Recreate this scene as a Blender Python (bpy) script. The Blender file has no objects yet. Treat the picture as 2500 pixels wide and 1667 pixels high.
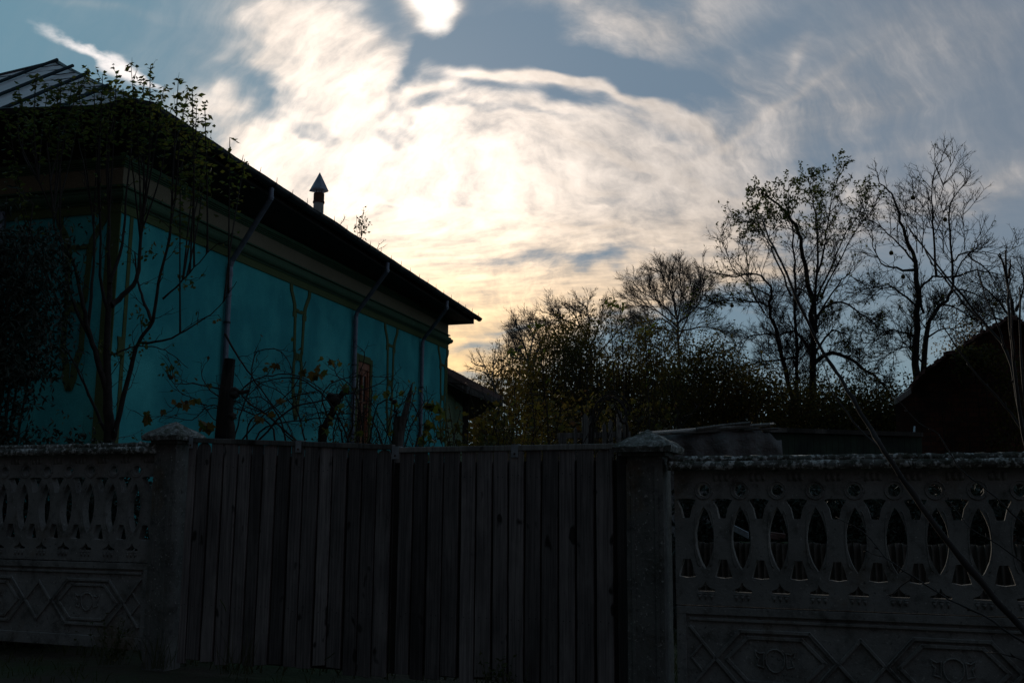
import bpy, math, random
from mathutils import Vector, Matrix, noise as mnoise
sc = bpy.context.scene
COL = sc.collection
rnd = random.Random(7)
REAR = .06      # brightness of the unseen sky behind the camera, set low to darken the fence

# ------------------------------------------------------------------ camera
TILT = math.radians(9.46); ROLL = math.radians(.45); FPX = 2550.; EYE = 1.05
cd = bpy.data.cameras.new('camera'); cam = bpy.data.objects.new('camera', cd); COL.objects.link(cam)
cd.sensor_width = 36.; cd.lens = 36.*FPX/2500.; cd.clip_start = .05; cd.clip_end = 3000.
CM = Matrix.Rotation(math.pi/2+TILT, 3, 'X') @ Matrix.Rotation(ROLL, 3, 'Z')
cam.matrix_world = Matrix.Translation((0, 0, EYE)) @ CM.to_4x4()
sc.camera = cam
def ray(px, py):
    return CM @ Vector(((px-1250.)/FPX, -(py-833.5)/FPX, -1.))
def atY(px, py, Y):                      # a real point in the garden, Y metres in front of the camera
    d = ray(px, py); s = Y/d.y
    return Vector((d.x*s, Y, EYE+d.z*s))
sc.view_settings.view_transform = 'Standard'; sc.view_settings.look = 'None'
sc.view_settings.exposure = 0.; sc.view_settings.gamma = 1.
sc.cycles.max_bounces = 6; sc.cycles.transparent_max_bounces = 12

# ------------------------------------------------------------------ sky: evening sun behind thin cloud
SUN_AZ, SUN_EL = -7.5, 18.
W = bpy.data.worlds.new('World'); sc.world = W; W.use_nodes = True
wt = W.node_tree; wt.nodes.clear()
def wn(t, **k):
    n = wt.nodes.new(t)
    for a, b in k.items(): setattr(n, a, b)
    return n
def put(sock, v):
    if isinstance(v, bpy.types.NodeSocket): wt.links.new(v, sock)
    else: sock.default_value = v
def M(op, a, b=None, c=None, clamp=False):
    n = wn('ShaderNodeMath', operation=op, use_clamp=clamp)
    for i, v in enumerate((a, b, c)):
        if v is not None: put(n.inputs[i], v)
    return n.outputs[0]
def V(op, a, b=None):
    n = wn('ShaderNodeVectorMath', operation=op); put(n.inputs[0], a)
    if b is not None: put(n.inputs[3 if op == 'SCALE' else 1], b)
    return n.outputs[1] if op in ('DOT_PRODUCT', 'LENGTH', 'DISTANCE') else n.outputs[0]
def ss(x, a, b, lo=0., hi=1.):
    n = wn('ShaderNodeMapRange', interpolation_type='SMOOTHSTEP'); put(n.inputs[0], x)
    for i, v in ((1, a), (2, b), (3, lo), (4, hi)): put(n.inputs[i], v)
    return n.outputs[0]
def mixc(f, a, b):
    n = wn('ShaderNodeMix', data_type='RGBA'); put(n.inputs[0], f)
    put(n.inputs[6], (*a, 1) if isinstance(a, tuple) else a); put(n.inputs[7], (*b, 1) if isinstance(b, tuple) else b)
    return n.outputs[2]
def comb(x, y, z=0.):
    n = wn('ShaderNodeCombineXYZ'); put(n.inputs[0], x); put(n.inputs[1], y); put(n.inputs[2], z); return n.outputs[0]
def wnoise(v, scale, detail=6., rough=.55, dist=0., color=False):
    n = wn('ShaderNodeTexNoise'); put(n.inputs['Vector'], v); n.inputs['Scale'].default_value = scale
    n.inputs['Detail'].default_value = detail; n.inputs['Roughness'].default_value = rough; n.inputs['Distortion'].default_value = dist
    return n.outputs[1] if color else n.outputs[0]
DIR = wn('ShaderNodeTexCoord').outputs['Generated']
sx = wn('ShaderNodeSeparateXYZ'); put(sx.inputs[0], DIR); dx, dy, dz = sx.outputs
az = M('MULTIPLY', M('ARCTAN2', dx, dy), 57.2958); el = M('MULTIPLY', M('ARCSINE', dz), 57.2958)
sheet = V('SCALE', DIR, M('DIVIDE', 1., M('ADD', M('MAXIMUM', dz, 0.), .25)))      # the cloud layer, flat overhead
warp = V('SUBTRACT', wnoise(sheet, 2.2, 5., .6, color=True), (.5, .5, .5))
warp2 = V('SUBTRACT', wnoise(sheet, 9., 2., .6, color=True), (.5, .5, .5))
AE = comb(az, el)
AEW = V('ADD', V('ADD', AE, V('SCALE', warp, 4.5)), V('SCALE', warp2, 2.2))
AEs = V('ADD', AE, V('SCALE', warp2, 2.))
def blob(px, py, rx, ry, rot=0., w=1., src=None, hard=False):
    d = ray(px, py).normalized(); a = math.degrees(math.atan2(d.x, d.y)); e = math.degrees(math.asin(d.z))
    n = wn('ShaderNodeMapping', vector_type='TEXTURE'); put(n.inputs[0], src or AEW)
    n.inputs[1].default_value = (a, e, 0); n.inputs[2].default_value = (0, 0, math.radians(rot))
    k = 44.5
    n.inputs[3].default_value = (rx/k/math.cos(math.radians(e)), ry/k, 1)
    q = V('DOT_PRODUCT', n.outputs[0], n.outputs[0])
    if hard: q = M('MULTIPLY', q, q)
    return M('MULTIPLY', M('EXPONENT', M('MULTIPLY', q, -1.)), w)
def total(L):
    s = L[0]
    for x in L[1:]: s = M('ADD', s, x)
    return s
# bright cloud masses
bright = total([
    blob(800, 130, 190, 170, -12, 1.15, hard=True), blob(640, 100, 120, 110, 0, .5), blob(545, 250, 55, 80, 0, .5), blob(860, 270, 110, 110, 0, .8),
    blob(860, 390, 300, 120, -10, 1.2), blob(1180, 380, 420, 190, 0, 1.0), blob(1055, 10, 65, 85, 0, 1.2, AEs, True), blob(1080, 430, 330, 150, 0, .7),
    blob(1500, 370, 330, 130, 8, .6), blob(1750, 430, 300, 160, 0, .45), blob(1570, 90, 230, 60, 8, .55), blob(1430, 20, 150, 50, 0, .5),
    blob(700, 390, 160, 60, -25, .6), blob(1100, 560, 420, 130, 0, 1.15), blob(1500, 545, 330, 70, 0, .9), blob(1750, 560, 250, 60, 0, .5),
    blob(1250, 720, 380, 85, 8, 1.25), blob(1080, 830, 290, 120, 0, 1.4), blob(1250, 800, 230, 50, 12, .9), blob(620, 420, 120, 90, 0, .5), blob(1600, 670, 280, 45, 10, .8), blob(1850, 650, 250, 35, 0, .5),
    blob(2120, 220, 420, 250, 0, .3), blob(2180, 300, 200, 45, -25, .25), blob(2420, 430, 190, 40, 18, .35), blob(2350, 60, 200, 90, 0, .25), blob(2100, 480, 300, 60, 0, .25),
    blob(1950, 150, 14, 75, -25, .25, AEs), blob(250, 15, 120, 12, 0, .2, AEs)])
arcs = total([blob(1270, 182, 190, 14, -3, 1.2, AEs), blob(1480, 222, 190, 13, -17, .9, AEs), blob(1680, 300, 120, 20, -30, .35, AEs), blob(1050, 215, 120, 13, 17, .6, AEs),
    blob(1550, 400, 200, 10, -22, .4, AEs), blob(1040, 505, 190, 5, -6, .45, AEs), blob(1350, 545, 260, 6, -3, .6, AEs), blob(1330, 430, 200, 10, -14, .3, AEs), blob(1850, 300, 260, 14, 28, .22, AEs)])
dark = total([blob(1180, 115, 125, 48, 14, 1.5, AEs), blob(1400, 165, 260, 32, -10, 1.5, AEs), blob(985, 190, 24, 95, -30, 1.3, AEs), blob(1060, 235, 60, 18, 15, .7, AEs), blob(680, 235, 80, 40, -20, .7, AEs),
    blob(1640, 240, 230, 45, -25, 1.1), blob(1430, 622, 330, 14, 3, .42, AEs), blob(1220, 640, 170, 12, 0, .35), blob(1350, 228, 270, 16, -9, .9, AEs), blob(1560, 300, 170, 14, -22, .5, AEs), blob(1780, 600, 300, 18, 2, .25),
    blob(1290, 790, 120, 13, 16, .9, AEs), blob(1180, 845, 90, 12, 12, .8, AEs), blob(1640, 775, 230, 40, 12, .9), blob(1180, 915, 200, 16, 0, .9), blob(1060, 720, 60, 14, 8, .4, AEs),
    blob(1620, 30, 60, 25, 0, .5), blob(1300, 290, 170, 11, -8, .6), blob(2050, 360, 280, 24, 12, .35), blob(1900, 90, 200, 40, 10, .3), blob(1160, 480, 100, 16, -8, .3), blob(1560, 490, 130, 30, -10, .3)])
# wispy detail in the cloud sheet
dc = ray(1300, 830).normalized(); ca, ce = math.degrees(math.atan2(dc.x, dc.y)), math.degrees(math.asin(dc.z))
pol = V('ADD', V('SUBTRACT', AE, (ca, ce, 0.)), V('SCALE', warp, 5.)); pl_ = wn('ShaderNodeSeparateXYZ'); put(pl_.inputs[0], pol)
prad = V('LENGTH', pol); pth = M('ARCTAN2', pl_.outputs[0], pl_.outputs[1])       # the cirrus sweeps in arcs about the glow
lowb = ss(el, 17., 8.)
swA = comb(M('MULTIPLY', prad, .34), M('MULTIPLY', pth, 2.1), 0.); swB = comb(M('MULTIPLY', prad, 1.15), M('MULTIPLY', pth, 5.5), 3.)
hoA = comb(M('MULTIPLY', az, .055), M('MULTIPLY', el, .42), 7.)
streak = wnoise(V('ADD', V('SCALE', swA, M('SUBTRACT', 1., lowb)), V('SCALE', hoA, lowb)), 1.25, 6., .62)
fine = wnoise(swB, 1.0, 5., .62)
fluff = wnoise(V('ADD', sheet, V('SCALE', warp, .12)), 6., 7., .66)
det = M('ADD', M('MULTIPLY', M('SUBTRACT', streak, .5), 1.5), M('ADD', M('MULTIPLY', M('SUBTRACT', fluff, .5), .75), M('MULTIPLY', M('SUBTRACT', fine, .5), .6)))
dens = M('ADD', M('SUBTRACT', M('MINIMUM', bright, 1.02), M('MULTIPLY', dark, .72)), M('MULTIPLY', arcs, 1.25))
amp = ss(bright, 0., .7, .25, .95)
dens = M('ADD', dens, M('MULTIPLY', det, amp))
D = ss(dens, -.12, 1.28)
mott = M('ADD', .88, M('MULTIPLY', det, .72))
# the sun's glow through the cloud
s_az, s_el = math.radians(SUN_AZ), math.radians(SUN_EL)
SUNV = (math.sin(s_az)*math.cos(s_el), math.cos(s_az)*math.cos(s_el), math.sin(s_el))
cosd = V('DOT_PRODUCT', DIR, SUNV)
ang = M('MULTIPLY', M('ARCCOSINE', M('MINIMUM', cosd, 1.)), 57.2958)
g1 = M('EXPONENT', M('MULTIPLY', M('POWER', M('DIVIDE', ang, 10.5), 2.), -1.))
g2 = M('EXPONENT', M('MULTIPLY', M('DIVIDE', ang, 25.), -1.))
low = ss(el, 19., 5.)                                   # yellow towards the horizon
ccol = mixc(low, (1.05, .90, .77), (1.36, .86, .34))
cgrey = mixc(low, (.315, .33, .355), (.38, .33, .28))
lit = M('ADD', M('MULTIPLY', g2, .95), M('MULTIPLY', g1, .45))
cloud = mixc(M('MINIMUM', lit, 1.), cgrey, ccol)
cloud = V('SCALE', cloud, M('ADD', mott, M('MULTIPLY', g1, .47)))
# clear sky between the clouds
sky = wn('ShaderNodeTexSky', sky_type='NISHITA', sun_disc=False, sun_elevation=s_el, sun_rotation=s_az, altitude=200., air_density=1., dust_density=2., ozone_density=1.)
nish = V('MINIMUM', V('SCALE', sky.outputs[0], .05), (.3, .32, .36))
leftc = mixc(ss(az, -30., 0.), (.105, .27, .365), (.115, .205, .30))
clear = mixc(ss(az, 0., 30.), leftc, (.145, .20, .27))
clear = mixc(ss(el, 17., 4.), clear, (.165, .29, .35))
clear = mixc(.22, clear, nish)
clear = V('ADD', clear, V('SCALE', (1., .85, .7), M('MULTIPLY', g1, .10)))
col = mixc(D, clear, cloud)
spot = ss(M('ADD', blob(1052, 0, 66, 88, 12, 1.5, AEs), M('MULTIPLY', M('SUBTRACT', fluff, .5), 1.2)), .45, 1.25)
col = mixc(spot, col, (1.5, 1.42, 1.32))
trail = blob(285, 158, 150, 15, -17, 1.5, AEs)
trail = ss(M('ADD', trail, M('MULTIPLY', M('SUBTRACT', wnoise(sheet, 16., 5., .6), .5), 3.2)), .2, 1.3)
trail = M('MULTIPLY', trail, blob(285, 160, 165, 26, -17, 1., AE, True))
col = mixc(trail, col, (1.1, 1.02, .98))
# unseen sky behind the camera, dimmed and warmed to shape the fence light
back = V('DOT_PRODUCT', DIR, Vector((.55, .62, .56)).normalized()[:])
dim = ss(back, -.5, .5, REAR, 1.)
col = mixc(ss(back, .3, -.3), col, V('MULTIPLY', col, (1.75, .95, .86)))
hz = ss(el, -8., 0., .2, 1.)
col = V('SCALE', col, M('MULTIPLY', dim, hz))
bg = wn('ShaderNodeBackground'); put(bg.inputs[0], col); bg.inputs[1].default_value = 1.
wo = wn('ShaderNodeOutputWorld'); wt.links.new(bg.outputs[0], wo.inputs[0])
W.cycles.sampling_method = 'MANUAL'; W.cycles.sample_map_resolution = 512

sl = bpy.data.lights.new('sun', 'SUN'); sl.energy = 1.1; sl.angle = math.radians(10); sl.color = (1., .86, .7)
so = bpy.data.objects.new('sun', sl); COL.objects.link(so)
so.rotation_euler = Vector(SUNV).to_track_quat('Z', 'Y').to_euler()

# ------------------------------------------------------------------ helpers
def tag(o, label=None, cat=None, group=None, kind=None):
    for k, v in (('label', label), ('category', cat), ('group', group), ('kind', kind)):
        if v: o[k] = v
    return o
def thing(name, label, cat, loc=(0, 0, 0), rz=0., group=None):
    o = bpy.data.objects.new(name, None); COL.objects.link(o)
    o.location = loc; o.rotation_euler = (0, 0, rz); o.empty_display_size = .2
    return tag(o, label, cat, group)
def inv(parent):
    if parent is None: return None
    m = Matrix.Identity(4); p = parent; ms = []
    while p is not None:
        ms.append(Matrix.Translation(p.location) @ p.rotation_euler.to_matrix().to_4x4()); p = p.parent
    for q in reversed(ms): m = m @ q
    return m.inverted()
def link(name, me, mat, parent=None, bevel=0., smooth=False):
    o = bpy.data.objects.new(name, me); COL.objects.link(o)
    for m in (mat if isinstance(mat, (list, tuple)) else [mat]): me.materials.append(m)
    if parent is not None: o.parent = parent
    if smooth: me.polygons.foreach_set('use_smooth', [True]*len(me.polygons))
    if bevel:
        b = o.modifiers.new('bevel', 'BEVEL'); b.width = bevel; b.segments = 2; b.limit_method = 'ANGLE'; b.angle_limit = math.radians(35)
    return o
class MB:
    def __init__(s): s.v = []; s.f = []; s.mi = []; s.m = 0
    def face(s, *idx): s.f.append(idx); s.mi.append(s.m)
    def box(s, x0, x1, y0, y1, z0, z1):
        n = len(s.v)
        s.v += [(x0, y0, z0), (x1, y0, z0), (x1, y1, z0), (x0, y1, z0), (x0, y0, z1), (x1, y0, z1), (x1, y1, z1), (x0, y1, z1)]
        for q in ((0, 3, 2, 1), (4, 5, 6, 7), (0, 1, 5, 4), (1, 2, 6, 5), (2, 3, 7, 6), (3, 0, 4, 7)): s.face(*[n+i for i in q])
    def rough(s, x0, x1, y0, y1, z0, z1, step=.05, amp=.004, fr=9., taper=0.):
        nx = max(1, round((x1-x0)/step)); ny = max(1, round((y1-y0)/step)); nz = max(1, round((z1-z0)/step)); idx = {}
        def vid(i, j, k):
            key = (i, j, k)
            if key not in idx:
                tz = 1-taper*k/nz; cx = (x0+x1)/2; cy = (y0+y1)/2
                p = Vector((cx+(x0+(x1-x0)*i/nx-cx)*tz, cy+(y0+(y1-y0)*j/ny-cy)*tz, z0+(z1-z0)*k/nz))
                q = mnoise.noise_vector(p*fr)*amp + mnoise.noise_vector(p*fr*4)*amp*.6
                idx[key] = len(s.v); s.v.append(tuple(p+q))
            return idx[key]
        for i in range(nx):
            for j in range(ny):
                s.face(vid(i, j, 0), vid(i, j+1, 0), vid(i+1, j+1, 0), vid(i+1, j, 0)); s.face(vid(i, j, nz), vid(i+1, j, nz), vid(i+1, j+1, nz), vid(i, j+1, nz))
            for k in range(nz):
                s.face(vid(i, 0, k), vid(i+1, 0, k), vid(i+1, 0, k+1), vid(i, 0, k+1)); s.face(vid(i, ny, k), vid(i, ny, k+1), vid(i+1, ny, k+1), vid(i+1, ny, k))
        for j in range(ny):
            for k in range(nz):
                s.face(vid(0, j, k), vid(0, j, k+1), vid(0, j+1, k+1), vid(0, j+1, k)); s.face(vid(nx, j, k), vid(nx, j+1, k), vid(nx, j+1, k+1), vid(nx, j, k+1))
    def poly(s, pts, vec):                                   # a flat polygon pushed along vec
        n = len(s.v); k = len(pts); vec = Vector(vec)
        s.v += [tuple(p) for p in pts] + [tuple(Vector(p)+vec) for p in pts]
        s.face(*range(n, n+k)); s.face(*range(n+2*k-1, n+k-1, -1))
        for i in range(k): j = (i+1) % k; s.face(n+j, n+i, n+k+i, n+k+j)
    def tube(s, pts, rad, sides=6, cap=True):
        n0 = len(s.v); k = len(pts); u = None
        for i, p in enumerate(pts):
            a = pts[max(0, i-1)]; b = pts[min(k-1, i+1)]; d = (b-a)
            if d.length < 1e-9: d = Vector((0, 0, 1))
            d.normalize()
            if u is None: u = d.cross(Vector((.31, .17, .93)) if abs(d.z) < .9 else Vector((1, .1, 0)))
            else: u = u-d*u.dot(d)
            u.normalize(); w = d.cross(u)
            r = rad[i] if isinstance(rad, (list, tuple)) else rad
            for q in range(sides):
                t = 2*math.pi*q/sides; s.v.append(tuple(p + u*(math.cos(t)*r) + w*(math.sin(t)*r)))
        for i in range(k-1):
            for q in range(sides):
                a = n0+i*sides+q; b = n0+i*sides+(q+1) % sides; s.face(a, b, b+sides, a+sides)
        if cap:
            s.face(*[n0+q for q in range(sides-1, -1, -1)]); s.face(*[n0+(k-1)*sides+q for q in range(sides)])
    def mesh(s, name, parent=None, world=False):
        v = s.v
        if world and parent is not None:
            iv = inv(parent); v = [tuple(iv @ Vector(p)) for p in v]
        me = bpy.data.meshes.new(name); me.from_pydata(v, [], s.f)
        if any(s.mi): me.polygons.foreach_set('material_index', s.mi)
        me.update(); return me
    def build(s, name, mat, parent=None, world=False, bevel=0., smooth=False):
        return link(name, s.mesh(name, parent, world), mat, parent, bevel, smooth)
def plate(outer, holes, depth, bevel=0., y=0.):              # an upright slab in x-z with real openings
    cu = bpy.data.curves.new('c', 'CURVE'); cu.dimensions = '2D'; cu.fill_mode = 'BOTH'; cu.extrude = depth/2
    for lp in [outer]+holes:
        sp = cu.splines.new('POLY'); sp.points.add(len(lp)-1); sp.use_cyclic_u = True
        for i, (a, b) in enumerate(lp): sp.points[i].co = (a, b, 0, 1)
    o = bpy.data.objects.new('c', cu); COL.objects.link(o)
    me = bpy.data.meshes.new_from_object(o.evaluated_get(bpy.context.evaluated_depsgraph_get()))
    bpy.data.objects.remove(o); bpy.data.curves.remove(cu)
    me.transform(Matrix.Translation((0, y+depth/2, 0)) @ Matrix.Rotation(math.pi/2, 4, 'X'))
    return me

# ------------------------------------------------------------------ materials
class NT:
    def __init__(s, name):
        s.m = bpy.data.materials.new(name); s.m.use_nodes = True; s.t = s.m.node_tree; s.b = s.t.nodes['Principled BSDF']
        s.co = s.n('ShaderNodeTexCoord').outputs['Object']
    def n(s, t, **k):
        x = s.t.nodes.new(t)
        for a, b in k.items(): setattr(x, a, b)
        return x
    def put(s, sock, v):
        if isinstance(v, bpy.types.NodeSocket): s.t.links.new(v, sock)
        else: sock.default_value = (*v, 1) if isinstance(v, tuple) and len(v) == 3 and sock.type == 'RGBA' else v
    def noise(s, scale, detail=4, rough=.6, stretch=None, dist=0., off=None):
        v = s.co
        if stretch or off is not None:
            m = s.n('ShaderNodeMapping'); s.put(m.inputs[0], v); m.inputs[3].default_value = stretch or (1, 1, 1)
            if off is not None: s.put(m.inputs[1], off)
            v = m.outputs[0]
        x = s.n('ShaderNodeTexNoise'); s.put(x.inputs['Vector'], v); x.inputs['Scale'].default_value = scale
        x.inputs['Detail'].default_value = detail; x.inputs['Roughness'].default_value = rough; x.inputs['Distortion'].default_value = dist
        return x.outputs[0]
    def ramp(s, f, a, b, x0=.35, x1=.65):
        r = s.n('ShaderNodeMapRange'); s.put(r.inputs[0], f); r.inputs[1].default_value = x0; r.inputs[2].default_value = x1
        return s.mix(r.outputs[0], a, b)
    def rng(s, f, x0, x1, y0=0., y1=1.):
        r = s.n('ShaderNodeMapRange'); s.put(r.inputs[0], f)
        for i, v in enumerate((x0, x1, y0, y1)): r.inputs[i+1].default_value = v
        return r.outputs[0]
    def mix(s, f, a, b, mode='MIX'):
        x = s.n('ShaderNodeMix', data_type='RGBA', blend_type=mode); s.put(x.inputs[0], f); s.put(x.inputs[6], a); s.put(x.inputs[7], b); return x.outputs[2]
    def math(s, op, a, b=0.):
        x = s.n('ShaderNodeMath', operation=op); s.put(x.inputs[0], a); s.put(x.inputs[1], b); return x.outputs[0]
    def done(s, col, rough=.85, bump=None, strength=.4, dist=.01, metal=0.):
        s.put(s.b.inputs['Base Color'], col); s.put(s.b.inputs['Roughness'], rough); s.b.inputs['Metallic'].default_value = metal
        s.b.inputs['Specular IOR Level'].default_value = .3
        if bump is not None:
            b = s.n('ShaderNodeBump'); s.put(b.inputs['Height'], bump); b.inputs['Strength'].default_value = strength; b.inputs['Distance'].default_value = dist
            s.put(s.b.inputs['Normal'], b.outputs[0])
        return s.m
MT = {}
def concrete(name, c1, c2, dirt=(.05, .045, .03), speck=.5, lichen=0.):
    t = NT(name); base = t.ramp(t.noise(3.5, 6), c1, c2)
    d = t.noise(7., 6, .7); base = t.mix(t.rng(d, .52, .7, 0, .75), base, dirt)
    st = t.noise(5., 4, .6, (1, 1, .18)); base = t.mix(t.rng(st, .5, .75, 0, .5), base, tuple(x*.5 for x in c1))
    ru = t.noise(2.2, 5, .6, off=(3., 1., 5.)); base = t.mix(t.rng(ru, .58, .72, 0, .6), base, (.16, .095, .04))
    sp = t.noise(55., 3, .6); base = t.mix(t.rng(sp, .62, .70, 0, speck), base, (.5, .48, .44)); base = t.mix(t.rng(t.noise(38., 3, .6), .38, .28, 0, .7), base, (.03, .028, .024)); base = t.mix(t.rng(t.noise(14., 5, .7, off=(7., 0., 3.)), .55, .7, 0, .6), base, tuple(x*.45 for x in c2))
    if lichen:
        l = t.noise(32., 4, .65, off=(1., 2., 0.)); base = t.mix(t.rng(l, .52, .58, 0, lichen), base, (.62, .62, .6)); l2 = t.noise(13., 5, .7); base = t.mix(t.rng(l2, .5, .62, 0, .8), base, (.03, .034, .018))
    return t.done(base, .92, t.noise(60., 5, .7), .5, .008)
MT['conc'] = concrete('weathered_concrete', (.27, .26, .245), (.17, .165, .155))
MT['conc_dark'] = concrete('stained_concrete', (.19, .185, .17), (.10, .098, .09), speck=.7)
MT['capc'] = concrete('rough_cap_concrete', (.17, .165, .15), (.085, .08, .07), lichen=.3)
MT['coping'] = concrete('lichen_coping', (.17, .165, .15), (.09, .088, .075), lichen=.9)
def wood(name, c1, c2, grain=1.):
    t = NT(name); oi = t.n('ShaderNodeObjectInfo'); off = t.n('ShaderNodeCombineXYZ'); r = t.math('MULTIPLY', oi.outputs['Random'], 37.)
    t.put(off.inputs[0], r); t.put(off.inputs[2], r); o = off.outputs[0]
    g = t.noise(48.*grain, 6, .68, (1.6, 1.6, .04), off=o, dist=.15); base = t.ramp(g, c1, c2, .36, .62)
    big = t.noise(2.6, 4, .6, (1, 1, .5), off=o); base = t.mix(t.rng(big, .45, .72, 0, .75), base, tuple(x*.35 for x in c2))
    kn = t.noise(8.5, 2, .4, (1, 1, .6), off=o); base = t.mix(t.rng(kn, .66, .70, 0, .9), base, (.012, .01, .008))
    pale = t.noise(3.7, 5, .6, (1, 1, .35), off=o); base = t.mix(t.rng(pale, .54, .72, 0, .6), base, (.36, .32, .30))
    br = t.rng(oi.outputs['Random'], 0., 1., .42, 1.3); base = t.mix(1., base, t.n_rgb(br), 'MULTIPLY')
    return t.done(base, .85, g, .5, .006)
def n_rgb(s, v):
    c = s.n('ShaderNodeCombineColor')
    for i in range(3): s.put(c.inputs[i], v)
    return c.outputs[0]
NT.n_rgb = n_rgb
MT['wood'] = wood('weathered_boards', (.25, .215, .205), (.11, .095, .092))
MT['wood_dark'] = wood('dark_old_timber', (.07, .055, .045), (.03, .025, .02))
MT['wood_grey'] = wood('silver_grey_timber', (.24, .23, .21), (.12, .11, .1))
def plain(name, c1, c2, scale=6., rough=.7, metal=0., bump=.2, bs=40.):
    t = NT(name); return t.done(t.ramp(t.noise(scale, 5), c1, c2), rough, t.noise(bs, 4), bump, .005, metal)
def plaster(name, c1, c2, c3):
    t = NT(name); b = t.ramp(t.noise(1.1, 6, .62), c1, c2, .3, .7); b = t.mix(t.rng(t.noise(.75, 5, .6, off=(9., 2., 1.)), .46, .66, 0, .8), b, c3); st = t.noise(1.6, 5, .6, (1, 1, .3)); b = t.mix(t.rng(st, .5, .72, 0, .55), b, c3)
    b = t.mix(t.rng(t.noise(45., 4, .7), .35, .6, .22, 0.), b, tuple(x*.45 for x in c1)); b = t.mix(t.rng(t.noise(3.3, 6, .7, off=(5., 0., 0.)), .62, .7, 0, .5), b, tuple(x*1.5+.02 for x in c1))
    return t.done(b, .9, t.noise(38., 6, .75), .8, .012)
MT['teal'] = plaster('teal_render', (.04, .37, .39), (.022, .23, .255), (.09, .54, .53))
MT['olive'] = plaster('olive_green_paint', (.085, .115, .04), (.07, .095, .035), (.1, .125, .05))
MT['green'] = plaster('dark_green_paint', (.065, .13, .075), (.05, .10, .06), (.08, .14, .08))
MT['cream'] = plaster('brown_cream_paint', (.24, .20, .135), (.2, .165, .11), (.27, .22, .155))
MT['pale_green'] = plaster('pale_green_render', (.16, .22, .13), (.12, .17, .1), (.18, .24, .15))
MT['zinc'] = plain('zinc_pipe', (.2, .22, .27), (.13, .145, .19), 9., .5, .35)
MT['gutter'] = plain('old_zinc_gutter', (.06, .065, .07), (.03, .032, .036), 5., .5, .3)
MT['roof'] = plain('pale_metal_roof', (.62, .54, .56), (.48, .42, .44), 2.2, .55, .15)
MT['seam'] = plain('dark_teal_seam', (.012, .028, .034), (.008, .018, .022), 5., .9)
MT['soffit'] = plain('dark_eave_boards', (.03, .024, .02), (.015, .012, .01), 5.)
MT['rust'] = plain('rusty_flue', (.12, .045, .025), (.03, .02, .018), 14., .8)
MT['flue'] = plain('grey_flue', (.32, .31, .29), (.2, .17, .14), 7., .7)
MT['galv'] = plain('galvanised_strap', (.42, .45, .48), (.28, .3, .33), 20., .45, .5)
MT['brown'] = plain('red_brown_window_paint', (.3, .10, .045), (.2, .07, .035), 8., .6)
MT['black'] = plain('dark_iron', (.012, .012, .012), (.02, .018, .016), 8.)
MT['lace'] = plain('lace_curtain', (.5, .5, .48), (.3, .3, .29), 60.)
t = NT('window_glass'); t.b.inputs['Base Color'].default_value = (.02, .025, .03, 1); t.b.inputs['Roughness'].default_value = .05; t.b.inputs['Transmission Weight'].default_value = .6; MT['glass'] = t.m
t = NT('garden_soil'); MT['soil'] = t.done(t.mix(t.rng(t.noise(.9, 6), .4, .6), (.035, .05, .018), (.05, .038, .025)), .95, t.noise(12., 6), .8, .05)
t = NT('dirt_lane'); MT['dirt'] = t.done(t.ramp(t.noise(2., 7, .7), (.06, .052, .042), (.035, .032, .024)), .95, t.noise(25., 6), .8, .03)
def tiles(name, c1, c2):
    t = NT(name); return t.done(t.mix(t.rng(t.noise(9., 4), .3, .7), c1, c2), .85, t.noise(30., 4), .5, .01)
MT['tile'] = tiles('old_red_tiles', (.16, .085, .07), (.08, .05, .045))
t = NT('old_brick'); bk = t.n('ShaderNodeTexBrick'); bk.inputs['Scale'].default_value = 4.; m_ = t.n('ShaderNodeMapping'); t.put(m_.inputs[0], t.co); m_.inputs[2].default_value = (math.pi/2, 0, 0); t.put(bk.inputs[0], m_.outputs[0])
bk.inputs[1].default_value = (.12, .042, .025, 1); bk.inputs[2].default_value = (.065, .027, .018, 1); bk.inputs[3].default_value = (.03, .026, .022, 1)
MT['brick'] = t.done(t.mix(t.rng(t.noise(2., 5), .45, .7), bk.outputs[0], (.015, .013, .01)), .95, bk.outputs[1], .5, .01)
def leafmat(name, cols, trans=.45, rough=.55):
    t = NT(name); g = t.n('ShaderNodeNewGeometry'); r = t.n('ShaderNodeValToRGB'); t.put(r.inputs[0], g.outputs['Random Per Island'])
    e = r.color_ramp.elements
    while len(e) < len(cols): e.new(.5)
    for i, c in enumerate(cols): e[i].position = i/(len(cols)-1); e[i].color = (*c, 1)
    t.done(r.outputs[0], rough); tr = t.n('ShaderNodeBsdfTranslucent'); t.put(tr.inputs[0], r.outputs[0]); mx = t.n('ShaderNodeMixShader'); mx.inputs[0].default_value = trans
    t.t.links.new(t.b.outputs[0], mx.inputs[1]); t.t.links.new(tr.outputs[0], mx.inputs[2]); t.t.links.new(mx.outputs[0], t.t.nodes['Material Output'].inputs[0]); return t.m
MT['pear'] = leafmat('pear_leaf', [(.045, .08, .015), (.07, .1, .02), (.13, .14, .025), (.06, .06, .018)])
MT['yellowing'] = leafmat('yellowing_leaf', [(.05, .06, .015), (.11, .1, .02), (.16, .12, .02), (.07, .05, .015)])
MT['hedge'] = leafmat('hedge_leaf', [(.03, .03, .01), (.07, .065, .016), (.14, .11, .022), (.06, .035, .014), (.05, .06, .014)], .6)
MT['autumn'] = leafmat('autumn_leaf', [(.14, .09, .02), (.2, .12, .025), (.10, .07, .02)], .6)
MT['dryvine'] = leafmat('dry_vine_leaf', [(.10, .06, .02), (.22, .14, .03), (.06, .035, .015), (.1, .12, .02)])
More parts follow.
